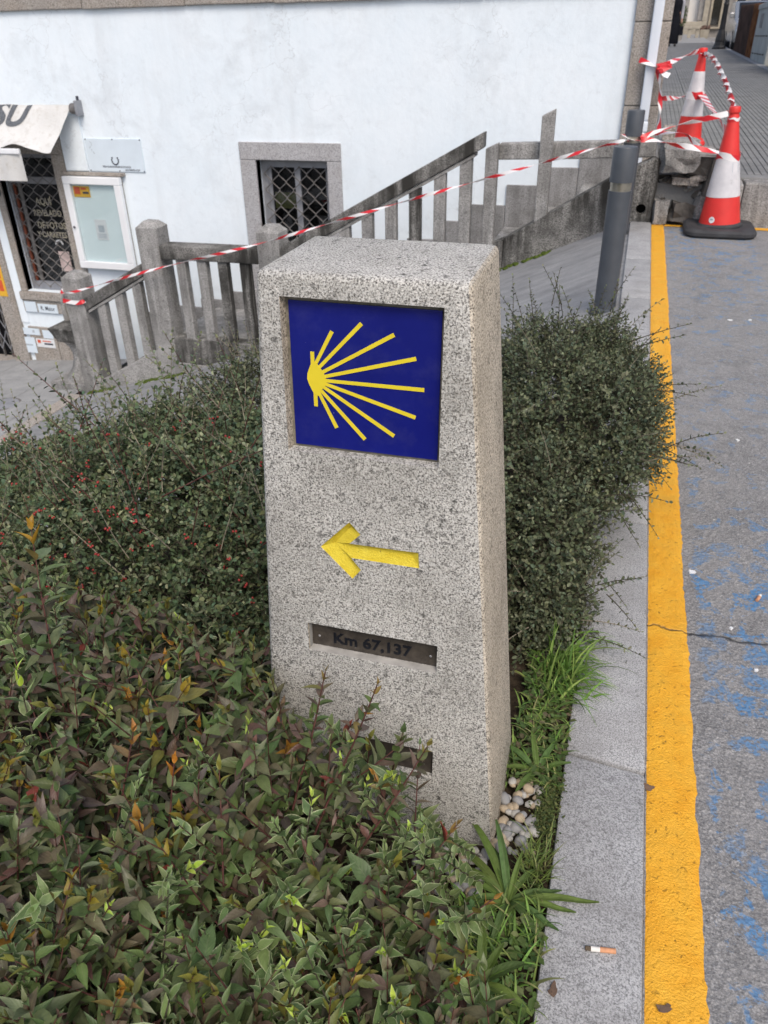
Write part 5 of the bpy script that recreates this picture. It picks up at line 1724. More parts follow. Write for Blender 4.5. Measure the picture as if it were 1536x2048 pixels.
# individual leading shoots that stand clear of the mass
for (p0, p1, leaf, kind, tip) in [
    ((-.70, .64, .20), (-.790, .750, .600), .047, 'dark', (.30, .17, .02)),
    ((-.78, .66, .18), (-.857, .750, .420), .046, 'dark', None),
    ((-.73, .60, .25), (-.770, .655, .415), .040, 'vari', 'lime'),
    ((-.36, .68, .22), (-.329, .750, .440), .026, 'dark', (.16, .12, .03)),
    ((-.32, .66, .20), (-.255, .752, .440), .026, 'dark', (.18, .12, .03)),
    ((-.27, .66, .14), (-.164, .750, .330), .027, 'dark', (.16, .14, .03)),
    ((-.22, .60, .10), (-.115, .715, .225), .027, 'dark', (.20, .12, .03)),
    ((-.20, .54, .08), (-.057, .690, .120), .030, 'dark', (.22, .12, .02)),
    ((-.20, .44, .10), (-.070, .540, .165), .032, 'dark', (.30, .13, .02)),
    ((-.20, .36, .12), (-.075, .420, .235), .036, 'dark', (.30, .14, .02)),
    ((-.34, .25, .28), (-.315, .310, .430), .040, 'vari', 'lime'),
    ((-.47, .50, .25), (-.455, .560, .420), .038, 'dark', (.34, .14, .02)),
    ((-.56, .52, .25), (-.535, .60, .42), .036, 'dark', (.26, .12, .03)),
    ((-.30, .55, .22), (-.285, .61, .36), .028, 'vari', 'lime'),
    ((-.42, .62, .22), (-.40, .675, .395), .030, 'vari', 'lime'),
    ((-.66, .72, .20), (-.62, .80, .36), .034, 'dark', (.30, .15, .02))]:
    p0, p1 = Vector(p0), Vector(p1)
    abelia_shoot(vari if kind == 'vari' else dark, p0, p1 - p0, (p1 - p0).length, leaf, kind, (0, 0, .05), tip, .0022)

# --- berried cotoneaster on the left
TS = [tmpl_small(.60, .25, .08), tmpl_small(.52, .45, .15), tmpl_small(.68, .12, .02)]
berry = Foliage('berry', TS, 'small_leaf')
C_COT = [(.086, .124, .056), (.102, .144, .072), (.064, .092, .046), (.136, .168, .088), (.130, .150, .070), (.090, .142, .082), (.155, .175, .098)]
C_COT_TIP = [(.22, .245, .14), (.27, .29, .175), (.20, .22, .14)]
def cot_shoot(fol, p, d, length, leaf, bend, cols, tipcols, sp=.62, twig='brown_twig', r=.0011):
    pts = shoot(fol, p, d, length, 8, bend, r, r * .4, twig)
    if len(pts) < 3: return pts
    L = sum((b_ - a_).length for a_, b_ in zip(pts, pts[1:]))
    n = max(4, int(L / (leaf * sp)))
    u0 = random.uniform(0, 6.28)
    for i in range(n + 1):
        t = .06 + .94 * i / n
        q, ax = at_len(pts, min(t, .999))
        a_ = u0 + i * 2.6 + random.uniform(-.5, .5)
        u = ax.orthogonal().normalized(); w = ax.cross(u)
        out = u * math.cos(a_) + w * math.sin(a_)
        ang = random.uniform(.7, 1.3) if i < n - 1 else random.uniform(.2, .6)
        dd = ax * math.cos(ang) + out * math.sin(ang)
        nn = (ax * math.sin(ang) - out * math.cos(ang)) + Vector((0, 0, .5)) + rand_unit() * .4
        tipk = max(0, (t - .7) / .3)
        c = jit(random.choice(cols), .34)
        if tipcols and random.random() < tipk * .8:
            c = jit(random.choice(tipcols))
        size = leaf * random.uniform(.7, 1.15) * (1 - .35 * tipk)
        end = q + dd.normalized() * size
        if in_marker(end, .001): continue
        fol.leaf(q, dd, nn, size, c, random.randrange(3))
    return pts
def ct_h(x, y):
    h = .460 - .50 * max(0, -1.18 - x)
    h -= .34 * ((y - 1.62) / .75) ** 2 if y < 1.62 else .5 * ((y - 1.62) / .6) ** 2
    return h - .075 + .075 * mnoise.noise((x * 4, y * 4, 9)) + .045 * mnoise.noise((x * 10, y * 10, 2))
cnt = 0
while cnt < 7400:
    x = random.uniform(-2.15, -.50); y = random.uniform(.93, 1.95)
    if x > -.55 and y < 1.2 and random.random() < .7: continue
    h = ct_h(x, y)
    front = y < 1.2
    top = h * (random.uniform(.30, 1.0) if front else (random.uniform(.82, 1.04) if cnt % 2 else random.uniform(.30, .82)))
    if h < -.15: continue
    length = random.uniform(.07, .15)
    lean = Vector((random.gauss(0, .6), random.gauss(-.35, .6), .7)).normalized()
    start = Vector((x, y, top)) - lean * length
    cot_shoot(berry, start, lean, length, random.uniform(.0135, .0185), (0, -.15, -.1), C_COT, C_COT_TIP if random.random() < .35 else None, .52)
    cnt += 1
# long arching shoots rising out of it
for _ in range(330):
    x = random.uniform(-2.0, -.56); y = random.uniform(1.15, 1.85)
    h = ct_h(x, y)
    lean = Vector((random.gauss(.0, .5), random.gauss(0, .3), 1)).normalized()
    ln = random.uniform(.06, .15) if random.random() < .7 else random.uniform(.14, .26)
    cot_shoot(berry, Vector((x, y, h - .03)), lean, ln, random.uniform(.0125, .0175), (random.uniform(-.3, .3), 0, -.1), C_COT, C_COT_TIP, .62, random.choice(['pale_twig', 'red_stem', 'pale_twig']), .0016)
for (p0, p1) in [((-1.10, 1.45, .38), (-1.43, 1.50, .57)), ((-.95, 1.3, .36), (-.62, 1.36, .52)), ((-.95, 1.25, .30), (-.99, 1.27, .50)), ((-.70, 1.25, .28), (-.55, 1.28, .42)), ((-1.0, 1.3, .38), (-1.12, 1.35, .56)), ((-.80, 1.45, .40), (-.66, 1.5, .57)), ((-1.3, 1.5, .36), (-1.2, 1.56, .56))]:
    p0, p1 = Vector(p0) - Vector((0, 0, .05)), Vector(p1) - Vector((0, 0, .03))
    cot_shoot(berry, p0, p1 - p0, (p1 - p0).length, .0175, (0, 0, 0), [(.045, .085, .055), (.05, .08, .045)], C_COT_TIP, .75, 'red_stem', .0020)

# --- small-leaved cotoneasters behind the marker
C_SM = [(.082, .100, .052), (.100, .120, .064), (.064, .082, .044), (.126, .140, .080), (.112, .124, .072), (.088, .120, .076)]
C_SM_TIP = [(.19, .205, .13), (.16, .18, .11)]
def dome_bush(fol, c, r, n, leaf, xmax=None, zmin=-.02, skip=None, lmin=.06, lmax=.14):
    k = 0
    while k < n:
        d = rand_unit()
        if d.z < -.25: continue
        nz = 1 + .16 * mnoise.noise((d.x * 2.2 + c[0], d.y * 2.2, d.z * 2.2 + 3)) + .07 * mnoise.noise((d.x * 6, d.y * 6 + c[1], d.z * 6))
        q = random.choice((1.0, 1.0, .93, .84)) * nz
        p = Vector((c[0] + d.x * r[0] * q, c[1] + d.y * r[1] * q, c[2] + d.z * r[2] * q))
        if p.z < zmin or (xmax is not None and p.x > xmax): continue
        if skip and skip(p): continue
        out = Vector((d.x / r[0], d.y / r[1], d.z / r[2])).normalized()
        ln = random.uniform(lmin, lmax)
        dr = (out + rand_unit() * .75 + Vector((0, 0, .15))).normalized()
        cot_shoot(fol, p - dr * ln * .85, dr, ln, leaf * random.uniform(.85, 1.2), (0, 0, -.15), C_SM, C_SM_TIP if random.random() < .3 else None, .56)
        k += 1
right = Foliage('right', TS, 'small_leaf')
LUMPS = [((-.22, 2.38, .18), (.21, .40, .27), 620), ((.015, 2.06, .22), (.165, .34, .21), 620), ((-.09, 1.70, .12), (.15, .30, .22), 520), ((-.27, 1.80, .16), (.16, .36, .26), 420), ((-.03, 2.52, .20), (.15, .30, .24), 380), ((-.06, 1.50, .02), (.11, .15, .15), 260), ((.07, 2.30, .24), (.12, .22, .17), 260), ((-.14, 2.10, .30), (.16, .26, .19), 320)]
for li, (c_, r_, n_) in enumerate(LUMPS):
    def skip(p, li=li):
        if p.x < -.45 or p.z < -.02 or (p.x < -.04 and p.y < 1.16): return True
        for lj, (c2_, r2_, _) in enumerate(LUMPS):
            if lj != li and sum(((p[k] - c2_[k]) / r2_[k]) ** 2 for k in range(3)) < .55: return True
        return False
    dome_bush(right, c_, r_, int(n_ * .86), .0138, skip=skip, lmin=.06, lmax=.20)
    for _ in range(26):                     # loose sprays breaking the outline
        d = rand_unit()
        if d.z < -.3: continue
        p = Vector([c_[k] + d[k] * r_[k] * .9 for k in range(3)])
        if skip(p): continue
        cot_shoot(right, p, (d + rand_unit() * .5 + Vector((.1, 0, .25))).normalized(), random.uniform(.09, .20), random.uniform(.012, .0165), (0, 0, -.45), C_SM, C_SM_TIP, .66, random.choice(['brown_twig', 'pale_twig']), .0014)
for (p0, p1) in [((-.17, 2.5, .46), (-.232, 2.5, .590)), ((-.17, 2.45, .46), (-.16, 2.5, .56)), ((0.0, 2.4, .44), (.045, 2.45, .535)), ((.06, 2.3, .38), (.13, 2.3, .475)), ((.08, 2.0, .38), (.235, 1.95, .42)), ((.10, 1.95, .28), (.245, 1.9, .27)), ((.09, 1.8, .33), (.185, 1.75, .37)), ((.06, 2.2, .44), (.18, 2.15, .53)), ((.08, 1.7, .24), (.17, 1.62, .19)), ((.10, 2.1, .20), (.215, 2.05, .15)), ((.06, 1.55, .10), (.135, 1.5, .05)), ((-.02, 2.6, .44), (.02, 2.7, .55)), ((-.25, 2.3, .45), (-.30, 2.35, .58))]:
    p0, p1 = Vector(p0), Vector(p1)
    for _ in range(2):
        j_ = rand_unit() * .03
        cot_shoot(right, p0 + j_, p1 - p0 + rand_unit() * .03, (p1 - p0).length, .0125, (0, 0, -.15), C_SM, C_SM_TIP, .85, 'brown_twig', .0015)
backl = Foliage('backl', TS, 'small_leaf')
dome_bush(backl, (-.93, 2.12, -.02), (.42, .42, .44), 1500, .0130, skip=lambda p: p.y > 2.35)
for _ in range(26):
    x = random.uniform(-1.15, -.72)
    cot_shoot(backl, Vector((x, 2.1, .36)), Vector((random.gauss(0, .35), 0, 1)), random.uniform(.06, .14), .0115, (0, 0, 0), C_SM, C_SM_TIP, .8, 'pale_twig', .0014)

# --- visibility: which leaves show, largest first
FOL = [dark, vari, berry, right, backl]
for f_ in FOL: f_.frames()
allP = np.concatenate([f_.F[0] + f_.F[1] * f_.F[4][:, None] * .5 for f_ in FOL])
allS = np.concatenate([f_.F[4] for f_ in FOL])
owner = np.concatenate([np.full(len(f_.P), i) for i, f_ in enumerate(FOL)])
px, py, pz = project(allP)
cell = 7
gx, gy = (px // cell).astype(int), (py // cell).astype(int)
ok = (pz > .1) & (px > 0) & (px < 1536) & (py > 0) & (py < 2048)
behind = (allP[:, 1] > 1.0) & (px > 515 + (py - 540) * .038) & (px < 1005) & (py > 480)
ok &= ~behind
order = np.argsort(pz)
seen, vis = set(), np.zeros(len(pz), bool)
for i in order:
    if not ok[i]: continue
    k = (gx[i], gy[i])
    if k in seen: continue
    vis[i] = True
    r = max(1, int(allS[i] * 1546 / pz[i] / cell * .30))
    for a_ in range(-r + 1, r):
        for b_ in range(-r + 1, r):
            seen.add((gx[i] + a_, gy[i] + b_))
size_px = allS / pz
def quant(c, n=3):
    return tuple(round(x * 60) / 60 for x in c)
def build_shrub(f_, idx, root, leafname='leaf', stuffname='foliage', nobj=300, ncol=14):
    P, D, B, N, Sz, K = f_.F
    sel = np.where(owner == idx)[0]
    off = sel[0]
    v_ = sel[vis[sel]]
    v_ = v_[np.argsort(-size_px[v_])][:nobj] - off
    mask = np.ones(len(P), bool); mask[v_] = False
    org = np.array(WO[root.name])
    Cc = np.array(f_.C)
    # rest as one part
    Vs, Fs, Us, Cs = [], [], [], []
    base = 0
    for k in range(len(f_.t)):
        tv, tf, tu = f_.t[k]
        ii = np.where(mask & (K == k))[0]
        if not len(ii): continue
        loc = tv[None, :, :] * Sz[ii][:, None, None]
        W_ = P[ii][:, None, :] + loc[:, :, 0:1] * D[ii][:, None, :] + loc[:, :, 1:2] * B[ii][:, None, :] + loc[:, :, 2:3] * N[ii][:, None, :]
        m = len(tv)
        Vs.append(W_.reshape(-1, 3) - org)
        fa = np.array(tf)
        Fs.append((fa[None] + (np.arange(len(ii)) * m)[:, None, None]).reshape(-1, 4) + base)
        Us.append(np.tile(tu, (len(ii), 1)))
        Cs.append(np.repeat(Cc[ii], m, axis=0))
        base += m * len(ii)
    me = mesh_np(stuffname, np.concatenate(Vs), np.concatenate(Fs), np.concatenate(Us), np.concatenate(Cs), f_.mat)
    o = bpy.data.objects.new(stuffname, me); col.objects.link(o); o.parent = root; o['kind'] = 'stuff'
    # the leaves that show largest, one object each
    pal = [Cc[v_[int(i * len(v_) / ncol)]] for i in range(ncol)] if len(v_) >= ncol else list(Cc[v_])
    order_c = Cc[v_]
    cache = {}
    for i in v_:
        ci = int(np.argmin([np.sum((p - Cc[i]) ** 2) for p in pal]))
        key = (int(K[i]), ci)
        if key not in cache:
            tv, tf, tu = f_.t[key[0]]
            cache[key] = mesh_np(leafname, tv, np.array(tf), tu, np.repeat(pal[ci][None], len(tv), 0), f_.mat)
        o = bpy.data.objects.new(leafname, cache[key]); col.objects.link(o)
        o.parent = root
        s_ = Sz[i]
        p_ = P[i] - org
        o.matrix_local = Matrix(((D[i][0] * s_, B[i][0] * s_, N[i][0] * s_, p_[0]), (D[i][1] * s_, B[i][1] * s_, N[i][1] * s_, p_[1]), (D[i][2] * s_, B[i][2] * s_, N[i][2] * s_, p_[2]), (0, 0, 0, 1)))
    # stems
    by = {}
    for pts, r0, r1, sm in f_.stems:
        by.setdefault(sm, MB()).tube(pts, [r0 + (r1 - r0) * k / (len(pts) - 1) for k in range(len(pts))], 4, False)
    for sm, m_ in by.items():
        o = m_.build('stems', sm, root, smooth=True, angle=3)
        o['kind'] = 'stuff'
r0_ = thing('shrub', 'large dark purple-green leafy shrub with red stems filling the lower left corner', 'shrub', (-.65, .5, -.02))
build_shrub(dark, 0, r0_)
r1_ = thing('shrub', 'pale variegated leafy shrub in front of the lower waymarker plate', 'shrub', (-.28, .58, 0))
build_shrub(vari, 1, r1_)
r2_ = thing('shrub', 'berried cotoneaster shrub with red berries left of the waymarker', 'shrub', (-1.1, 1.4, -.1))
build_shrub(berry, 2, r2_)
r3_ = thing('shrub', 'small-leaved dark cotoneaster overhanging the kerb right of the waymarker', 'shrub', (-.12, 2.1, -.05))
build_shrub(right, 3, r3_)
r4_ = thing('shrub', 'small-leaved cotoneaster rising behind the left edge of the waymarker', 'shrub', (-.93, 2.1, -.3))
build_shrub(backl, 4, r4_)
# berries
bm = bmesh.new(); bmesh.ops.create_icosphere(bm, subdivisions=2, radius=.0028)
bme = bpy.data.meshes.new('berry'); bm.to_mesh(bme); bm.free(); bme.shade_smooth(); bme.materials.append(MAT['berry_red'])
vl = [i for i in np.where(vis & (owner == 2))[0] if 0 < px[i] < 540 and 830 < py[i] < 1500]
random.shuffle(vl)
nb_ = 0
for i in vl:
    if nb_ >= 298: break
    if random.random() > (.35 if px[i] > 300 else 1.0) or mnoise.noise((px[i] * .012, py[i] * .012, 4)) < -.12: continue
    p_ = Vector(allP[i]); to = (EYE - p_).normalized()
    cl = random.choice((1, 2, 3, 3, 4))
    for _ in range(cl):
        link_copy(bme, 'berry', r2_, p_ + to * .006 + rand_unit() * .0065, None, [random.uniform(.8, 1.12)] * 3)
    nb_ += cl

# --- grass, weeds, plantains between marker and kerb
def blades(name, label, n, area, lmin, lmax, cols, wid=.0028, droop=.8, dirb=(0, 0)):
    V, F, U, C = [], [], [], []
    for _ in range(n):
        x, y = area()
        L = random.uniform(lmin, lmax)
        a_ = random.uniform(0, 6.283)
        d = Vector((math.cos(a_) * .5 + dirb[0], math.sin(a_) * .5 + dirb[1], 1)).normalized()
        p = Vector((x, y, -.012))
        w = wid * random.uniform(.6, 1.3)
        side = d.cross(Vector((0, 0, 1)))
        side = side.normalized() if side.length > .01 else Vector((1, 0, 0))
        side = (Matrix.Rotation(random.uniform(-.8, .8), 3, 'Z') @ side)
        c = jit(random.choice(cols), .34)
        o_ = len(V)
        seg_ = 6
        for i in range(seg_ + 1):
            t = i / seg_
            ww = w * (1 - t ** 2.2) + .0002
            V += [tuple(p + side * ww), tuple(p - side * ww)]
            U += [(t, 1), (t, 0)]; C += [c, c]
            if i: F.append((o_ + 2 * i - 2, o_ + 2 * i - 1, o_ + 2 * i + 1, o_ + 2 * i))
            d = (d + Vector((d.x * .15, d.y * .15, -droop * .25 * t))).normalized()
            p = p + d * (L / seg_)
            p.z = max(p.z, .0015)
    me = mesh_np(name, np.array(V), np.array(F), np.array(U), np.array(C), 'weed_leaf')
    o = bpy.data.objects.new(name, me); col.objects.link(o)
    tag(o, label, 'grass'); o['kind'] = 'stuff'
G1 = [(.09, .17, .03), (.12, .22, .045), (.07, .13, .03), (.17, .25, .06)]
G2 = [(.11, .16, .035), (.15, .20, .05), (.08, .12, .035), (.19, .20, .08)]
blades('grass_tuft', 'bright green grass tuft spilling over the kerb under the right-hand shrub', 190, lambda: (random.gauss(-.012, .022), random.gauss(1.33, .055)), .05, .150, G1, .0025, 1.7, (.45, -.15))
blades('grass', 'short grass along the kerb beside the waymarker', 460, lambda: (random.uniform(-.075, .02), random.uniform(1.0, 1.40)), .02, .06, G1 + G2, .0020, 1.5)
blades('grass', 'fine yellow-green grass by the pebbles at the kerb edge', 170, lambda: (random.gauss(-.002, .010), random.gauss(.835, .030)), .025, .065, G2, .0011, .7)
blades('grass', 'ragged grass at the near end of the kerb', 440, lambda: (random.uniform(-.11, .024), random.uniform(.42, .76)), .02, .07, G1 + G2, .0020, 1.5)
def ground_leaves(label, n, area, smin, smax, cols):
    f_ = Foliage('weed', TS, 'weed_leaf')
    for _ in range(n):
        x, y = area()
        a_ = random.uniform(0, 6.28)
        f_.leaf((x, y, random.uniform(-.006, .016)), (math.cos(a_), math.sin(a_), random.uniform(.0, .6)), (0, 0, 1), random.uniform(smin, smax), jit(random.choice(cols), .3), random.randrange(3))
    f_.frames()
    P, D, B, N, Sz, K = f_.F
    Vs, Fs, Us, Cs = [], [], [], []
    base = 0
    for k in range(3):
        tv, tf, tu = f_.t[k]
        ii = np.where(K == k)[0]
        loc = tv[None] * Sz[ii][:, None, None]
        W_ = P[ii][:, None] + loc[:, :, 0:1] * D[ii][:, None] + loc[:, :, 1:2] * B[ii][:, None] + loc[:, :, 2:3] * N[ii][:, None]
        Vs.append(W_.reshape(-1, 3)); Fs.append((np.array(tf)[None] + (np.arange(len(ii)) * 6)[:, None, None]).reshape(-1, 4) + base)
        Us.append(np.tile(tu, (len(ii), 1))); Cs.append(np.repeat(np.array(f_.C)[ii], 6, 0)); base += 6 * len(ii)
    o = bpy.data.objects.new('weeds', mesh_np('weeds', np.concatenate(Vs), np.concatenate(Fs), np.concatenate(Us), np.concatenate(Cs), 'weed_leaf'))
    col.objects.link(o); tag(o, label, 'weeds'); o['kind'] = 'stuff'
ground_leaves('low weeds and moss along the kerb beside the waymarker', 1100, lambda: (random.uniform(-.075, .026), random.uniform(1.01, 1.36)), .006, .018, [(.06, .10, .03), (.05, .085, .025), (.09, .11, .04), (.10, .085, .05)])
ground_leaves('moss cushion against the kerb by the pebbles', 1500, lambda: (random.gauss(.005, .010), random.gauss(.95, .035)), .003, .007, [(.055, .075, .02), (.08, .09, .03), (.04, .06, .02)])
ground_leaves('low weeds at the near end of the kerb', 900, lambda: (random.uniform(-.13, .026), random.uniform(.42, .74)), .006, .020, [(.05, .10, .03), (.07, .11, .03), (.10, .12, .05)])
def plantain(label, c, spec):
    t = thing('plantain', label, 'plantain', c)
    for (az, L, w, el, droop) in spec:
        d = Vector((math.cos(R_(az)) * math.cos(R_(el)), math.sin(R_(az)) * math.cos(R_(el)), math.sin(R_(el))))
        p = Vector(c)
        side = d.cross(Vector((0, 0, 1))).normalized()
        V, F, U = [], [], []
        n_ = 12
        tw = random.uniform(-.4, .4)
        for i in range(n_ + 1):
            q = i / n_
            ww = w * (math.sin(math.pi * min(1, q * .92 + .05)) ** .8) * (1 - .25 * q) + .0006
            s_ = Matrix.Rotation(tw * q, 3, d) @ side
            up_ = s_.cross(d)
            V += [p + s_ * ww + up_ * ww * .35, p + s_ * ww * .4 + up_ * .0012, p + up_ * -.0006, p - s_ * ww * .4 + up_ * .0012, p - s_ * ww + up_ * ww * .35]
            U += [(q, 1), (q, .7), (q, .5), (q, .3), (q, 0)]
            if i:
                k = 5 * i
                for j in range(4): F.append((k - 5 + j, k - 4 + j, k + 1 + j, k + j))
            d = (d + Vector((0, 0, -droop / n_ * (1 + q)))).normalized()
            p = p + d * (L / n_)
            if p.z < .006: p.z = .006
        V = np.array([tuple(v - WO[t.name]) for v in V])
        me = mesh_np('leaf', V, np.array(F), np.array(U), np.tile(np.array(jit(random.choice([(.070, .115, .026), (.058, .10, .030), (.085, .13, .030)]))), (len(V), 1)), 'weed_leaf')
        o = bpy.data.objects.new('leaf', me); col.objects.link(o); o.parent = t
plantain('ribwort plantain with long ribbed leaves at the corner of the waymarker base', (-.035, .765, -.008), [(128, .165, .0075, 48, 1.0), (112, .135, .0070, 58, .9), (120, .115, .0065, 50, 1.2), (145, .14, .0070, 36, 1.0), (158, .115, .0062, 40, 1.2), (172, .11, .0065, 32, 1.1), (14, .150, .0070, 20, .6), (4, .115, .0065, 26, .9), (26, .10, .0055, 34, 1.1), (-20, .10, .0058, 34, 1.2), (-42, .095, .0058, 38, 1.2), (-75, .11, .0065, 34, 1.2), (-100, .10, .0060, 44, 1.1), (-130, .11, .0068, 32, 1.1), (80, .085, .0050, 62, .8), (60, .075, .0050, 50, 1.1), (200, .09, .0058, 40, 1.1), (225, .08, .0055, 40, 1.1)])
plantain('smaller plantain with narrow leaves between the pebbles and the kerb', (-.022, 1.035, -.008), [(70, .075, .006, 40, .7), (20, .07, .005, 45, .7), (150, .085, .006, 40, .8), (190, .07, .006, 35, .8), (-60, .06, .005, 35, .9), (-120, .07, .006, 35, .9), (110, .08, .006, 55, .6)])
plantain('broad-leaved plantain at the near end of the kerb', (-.055, .625, -.008), [(30, .08, .009, 45, .8), (-20, .09, .009, 40, .9), (-70, .10, .010, 40, .9), (100, .09, .008, 55, .8), (150, .08, .008, 40, .9), (-130, .09, .009, 40, .9), (60, .07, .007, 60, .6)])
# --- pebbles
MAT['pebble_a'] = simple('pebble_white', (.38, .37, .345), .6, .3, 0, .22, 60, .3, 200)
MAT['pebble_b'] = simple('pebble_grey', (.25, .25, .25), .6, .3, 0, .25, 60, .3, 200)
MAT['pebble_c'] = simple('pebble_tan', (.38, .31, .22), .6, .3, 0, .25, 60, .3, 200)
pm = []
for k in range(9):
    bm = bmesh.new(); bmesh.ops.create_icosphere(bm, subdivisions=2, radius=1)
    for v in bm.verts:
        v.co *= 1 + .22 * mnoise.noise(v.co * 1.3 + Vector((k * 5, 0, 0)))
        v.co = Vector((v.co.x * 1.15, v.co.y * .9, v.co.z * .75))
    me = bpy.data.meshes.new('pebble'); bm.to_mesh(me); bm.free(); me.shade_smooth()
    me.materials.append(MAT[('pebble_a', 'pebble_b', 'pebble_a', 'pebble_c', 'pebble_a', 'pebble_b', 'pebble_a', 'pebble_c', 'pebble_b')[k]])
    pm.append(me)
def pebbles(n, area, label, smin, smax, group):
    for _ in range(n):
        x, y = area()
        if in_marker((x, y, .01), .004): continue
        s_ = random.uniform(smin, smax)
        o = bpy.data.objects.new('pebble', random.choice(pm)); col.objects.link(o)
        o.location = (x, y, -.006 + s_ * .6 + random.uniform(0, .007)); o.scale = (s_, s_, s_); o.rotation_euler = (random.uniform(-.4, .4), random.uniform(-.4, .4), random.uniform(0, 6.28))
        tag(o, label, 'pebble', group)
pebbles(74, lambda: (random.uniform(-.080, -.010), random.uniform(.85, 1.01)), 'one of the rounded pale pebbles in the gap between waymarker and kerb', .005, .0115, 'pebbles between waymarker and kerb')
pebbles(60, lambda: (random.uniform(-.21, -.085), random.uniform(.735, .85)), 'one of the rounded pebbles at the front foot of the waymarker', .005, .011, 'pebbles at the front foot of the waymarker')
pebbles(40, lambda: (random.uniform(-.20, -.06), random.uniform(.50, .74)), 'one of the rounded pebbles under the shrub edge near the kerb', .005, .011, 'pebbles under the shrub edge')

# ------------------------------------------------------------------ the far end of the street
MAT['iron_black'] = simple('iron_black', (.022, .023, .026), .5, .4, .2, .15, 10)
MAT['stone_pale'] = simple('stone_pale', (.40, .36, .29), .85, .2, 0, .18, 5, .3, 40)
MAT['stone_grey'] = simple('stone_grey', (.30, .285, .27), .85, .2, 0, .2, 5, .3, 40)
MAT['render_white'] = simple('render_white', (.82, .81, .79), .9, .1, 0, .04, 2)
MAT['rust_sheet'] = simple('rust_sheet', (.085, .052, .042), .8, .2, 0, .45, 3)
MAT['rust_orange'] = simple('rust_orange', (.20, .085, .035), .85, .2, 0, .4, 6)
MAT['skip_grey'] = simple('skip_grey', (.40, .42, .40), .6, .35, 0, .2, 3)
MAT['car_dark'] = simple('car_dark', (.022, .022, .025), .22, .5, .2, .05, 3)
MAT['car_silver'] = simple('car_silver', (.42, .43, .44), .25, .5, .6, .05, 3)
MAT['car_glass'] = simple('car_glass', (.012, .014, .016), .06, .5)
MAT['sign_blue'] = simple('sign_blue', (.05, .08, .22), .4, .4, 0, .1, 4)
MAT['hedge'] = simple('hedge', (.05, .08, .025), .8, .2, 0, .4, 30)
MAT['dried_flower'] = simple('dried_flower', (.18, .12, .10), .9, .1, 0, .4, 20)
# lamp post
lx, ly = 2.14, 31.7
lz = up_z(ly)
lp = thing('lamp_post', 'black cast-iron lamp post with flared base on the far pavement', 'lamp post', (lx, ly, lz))
MB().lathe([(.21, lz), (.21, lz + .05), (.17, lz + .10), (.15, lz + .20), (.16, lz + .24), (.135, lz + .40), (.095, lz + .55), (.10, lz + .58)], 8, (lx, ly, 0)).build('base', 'iron_black', lp)
MB().lathe([(.088, lz + .58), (.075, lz + 1.2), (.088, lz + 1.24), (.066, lz + 1.3), (.055, lz + 3.6)], 12, (lx, ly, 0)).build('shaft', 'iron_black', lp, smooth=True)
MB().lathe([(.06, lz + 3.6), (.16, lz + 3.75), (.20, lz + 4.15), (.05, lz + 4.35)], 6, (lx, ly, 0)).build('lantern', 'iron_black', lp)
# stone bench
by0 = 45.0; bz0 = up_z(by0) + .05
bn = thing('stone_bench', 'pale stone bench on three piers at the end of the street', 'bench', (1.3, by0, bz0))
MB().box(.55, 2.05, by0 - .22, by0 + .22, bz0 + .33, bz0 + .44).build('seat', 'stone_pale', bn, bevel=.015)
for x in (.62, 1.15, 1.55, 1.90):
    MB().box(x, x + .14, by0 - .18, by0 + .18, bz0 - .1, bz0 + .328).build('pier', 'stone_pale', bn, bevel=.012)
# planter
pl = thing('planter', 'pale stone planter with dry flowers beside the stone bench', 'planter', (2.27, 45.2, bz0))
m_ = MB()
m_.add([(2.13, 45.0, bz0 - .06), (2.45, 45.0, bz0 - .06), (2.45, 45.4, bz0 - .06), (2.13, 45.4, bz0 - .06), (2.08, 44.95, bz0 + .30), (2.50, 44.95, bz0 + .30), (2.50, 45.45, bz0 + .30), (2.08, 45.45, bz0 + .30)],
       [(0, 3, 2, 1), (4, 5, 6, 7), (0, 1, 5, 4), (1, 2, 6, 5), (2, 3, 7, 6), (3, 0, 4, 7)])
m_.build('tub', 'stone_pale', pl, bevel=.015)
for k in range(22):
    x, y = random.uniform(2.12, 2.5), random.uniform(45.0, 45.4)
    rock('flower', (x, y, bz0 + .34 + random.uniform(0, .10)), (.09, .09, .07), 'dried_flower', pl, k, (0, 0, k), 1, .4)
# potted shrub behind the person
ps = thing('potted_shrub', 'small leafy green shrub behind the walking person', 'shrub', (1.05, 41.0, up_z(41)))
MB().lathe([(.14, up_z(41)), (.19, up_z(41) + .35), (.17, up_z(41) + .36)], 10, (1.05, 41.0, 0)).build('pot', 'stone_grey', ps)
m_ = MB()
for k in range(420):
    d = rand_unit()
    p = Vector((1.05, 41.0, up_z(41) + .85)) + Vector((d.x * .24, d.y * .24, d.z * .50)) * random.uniform(.5, 1)
    u = rand_unit() * .045; w = rand_unit() * .03
    m_.add([p - u, p + w, p + u, p - w], [(0, 1, 2, 3)])
o = m_.build('crown', 'hedge', ps)
o['kind'] = 'stuff'
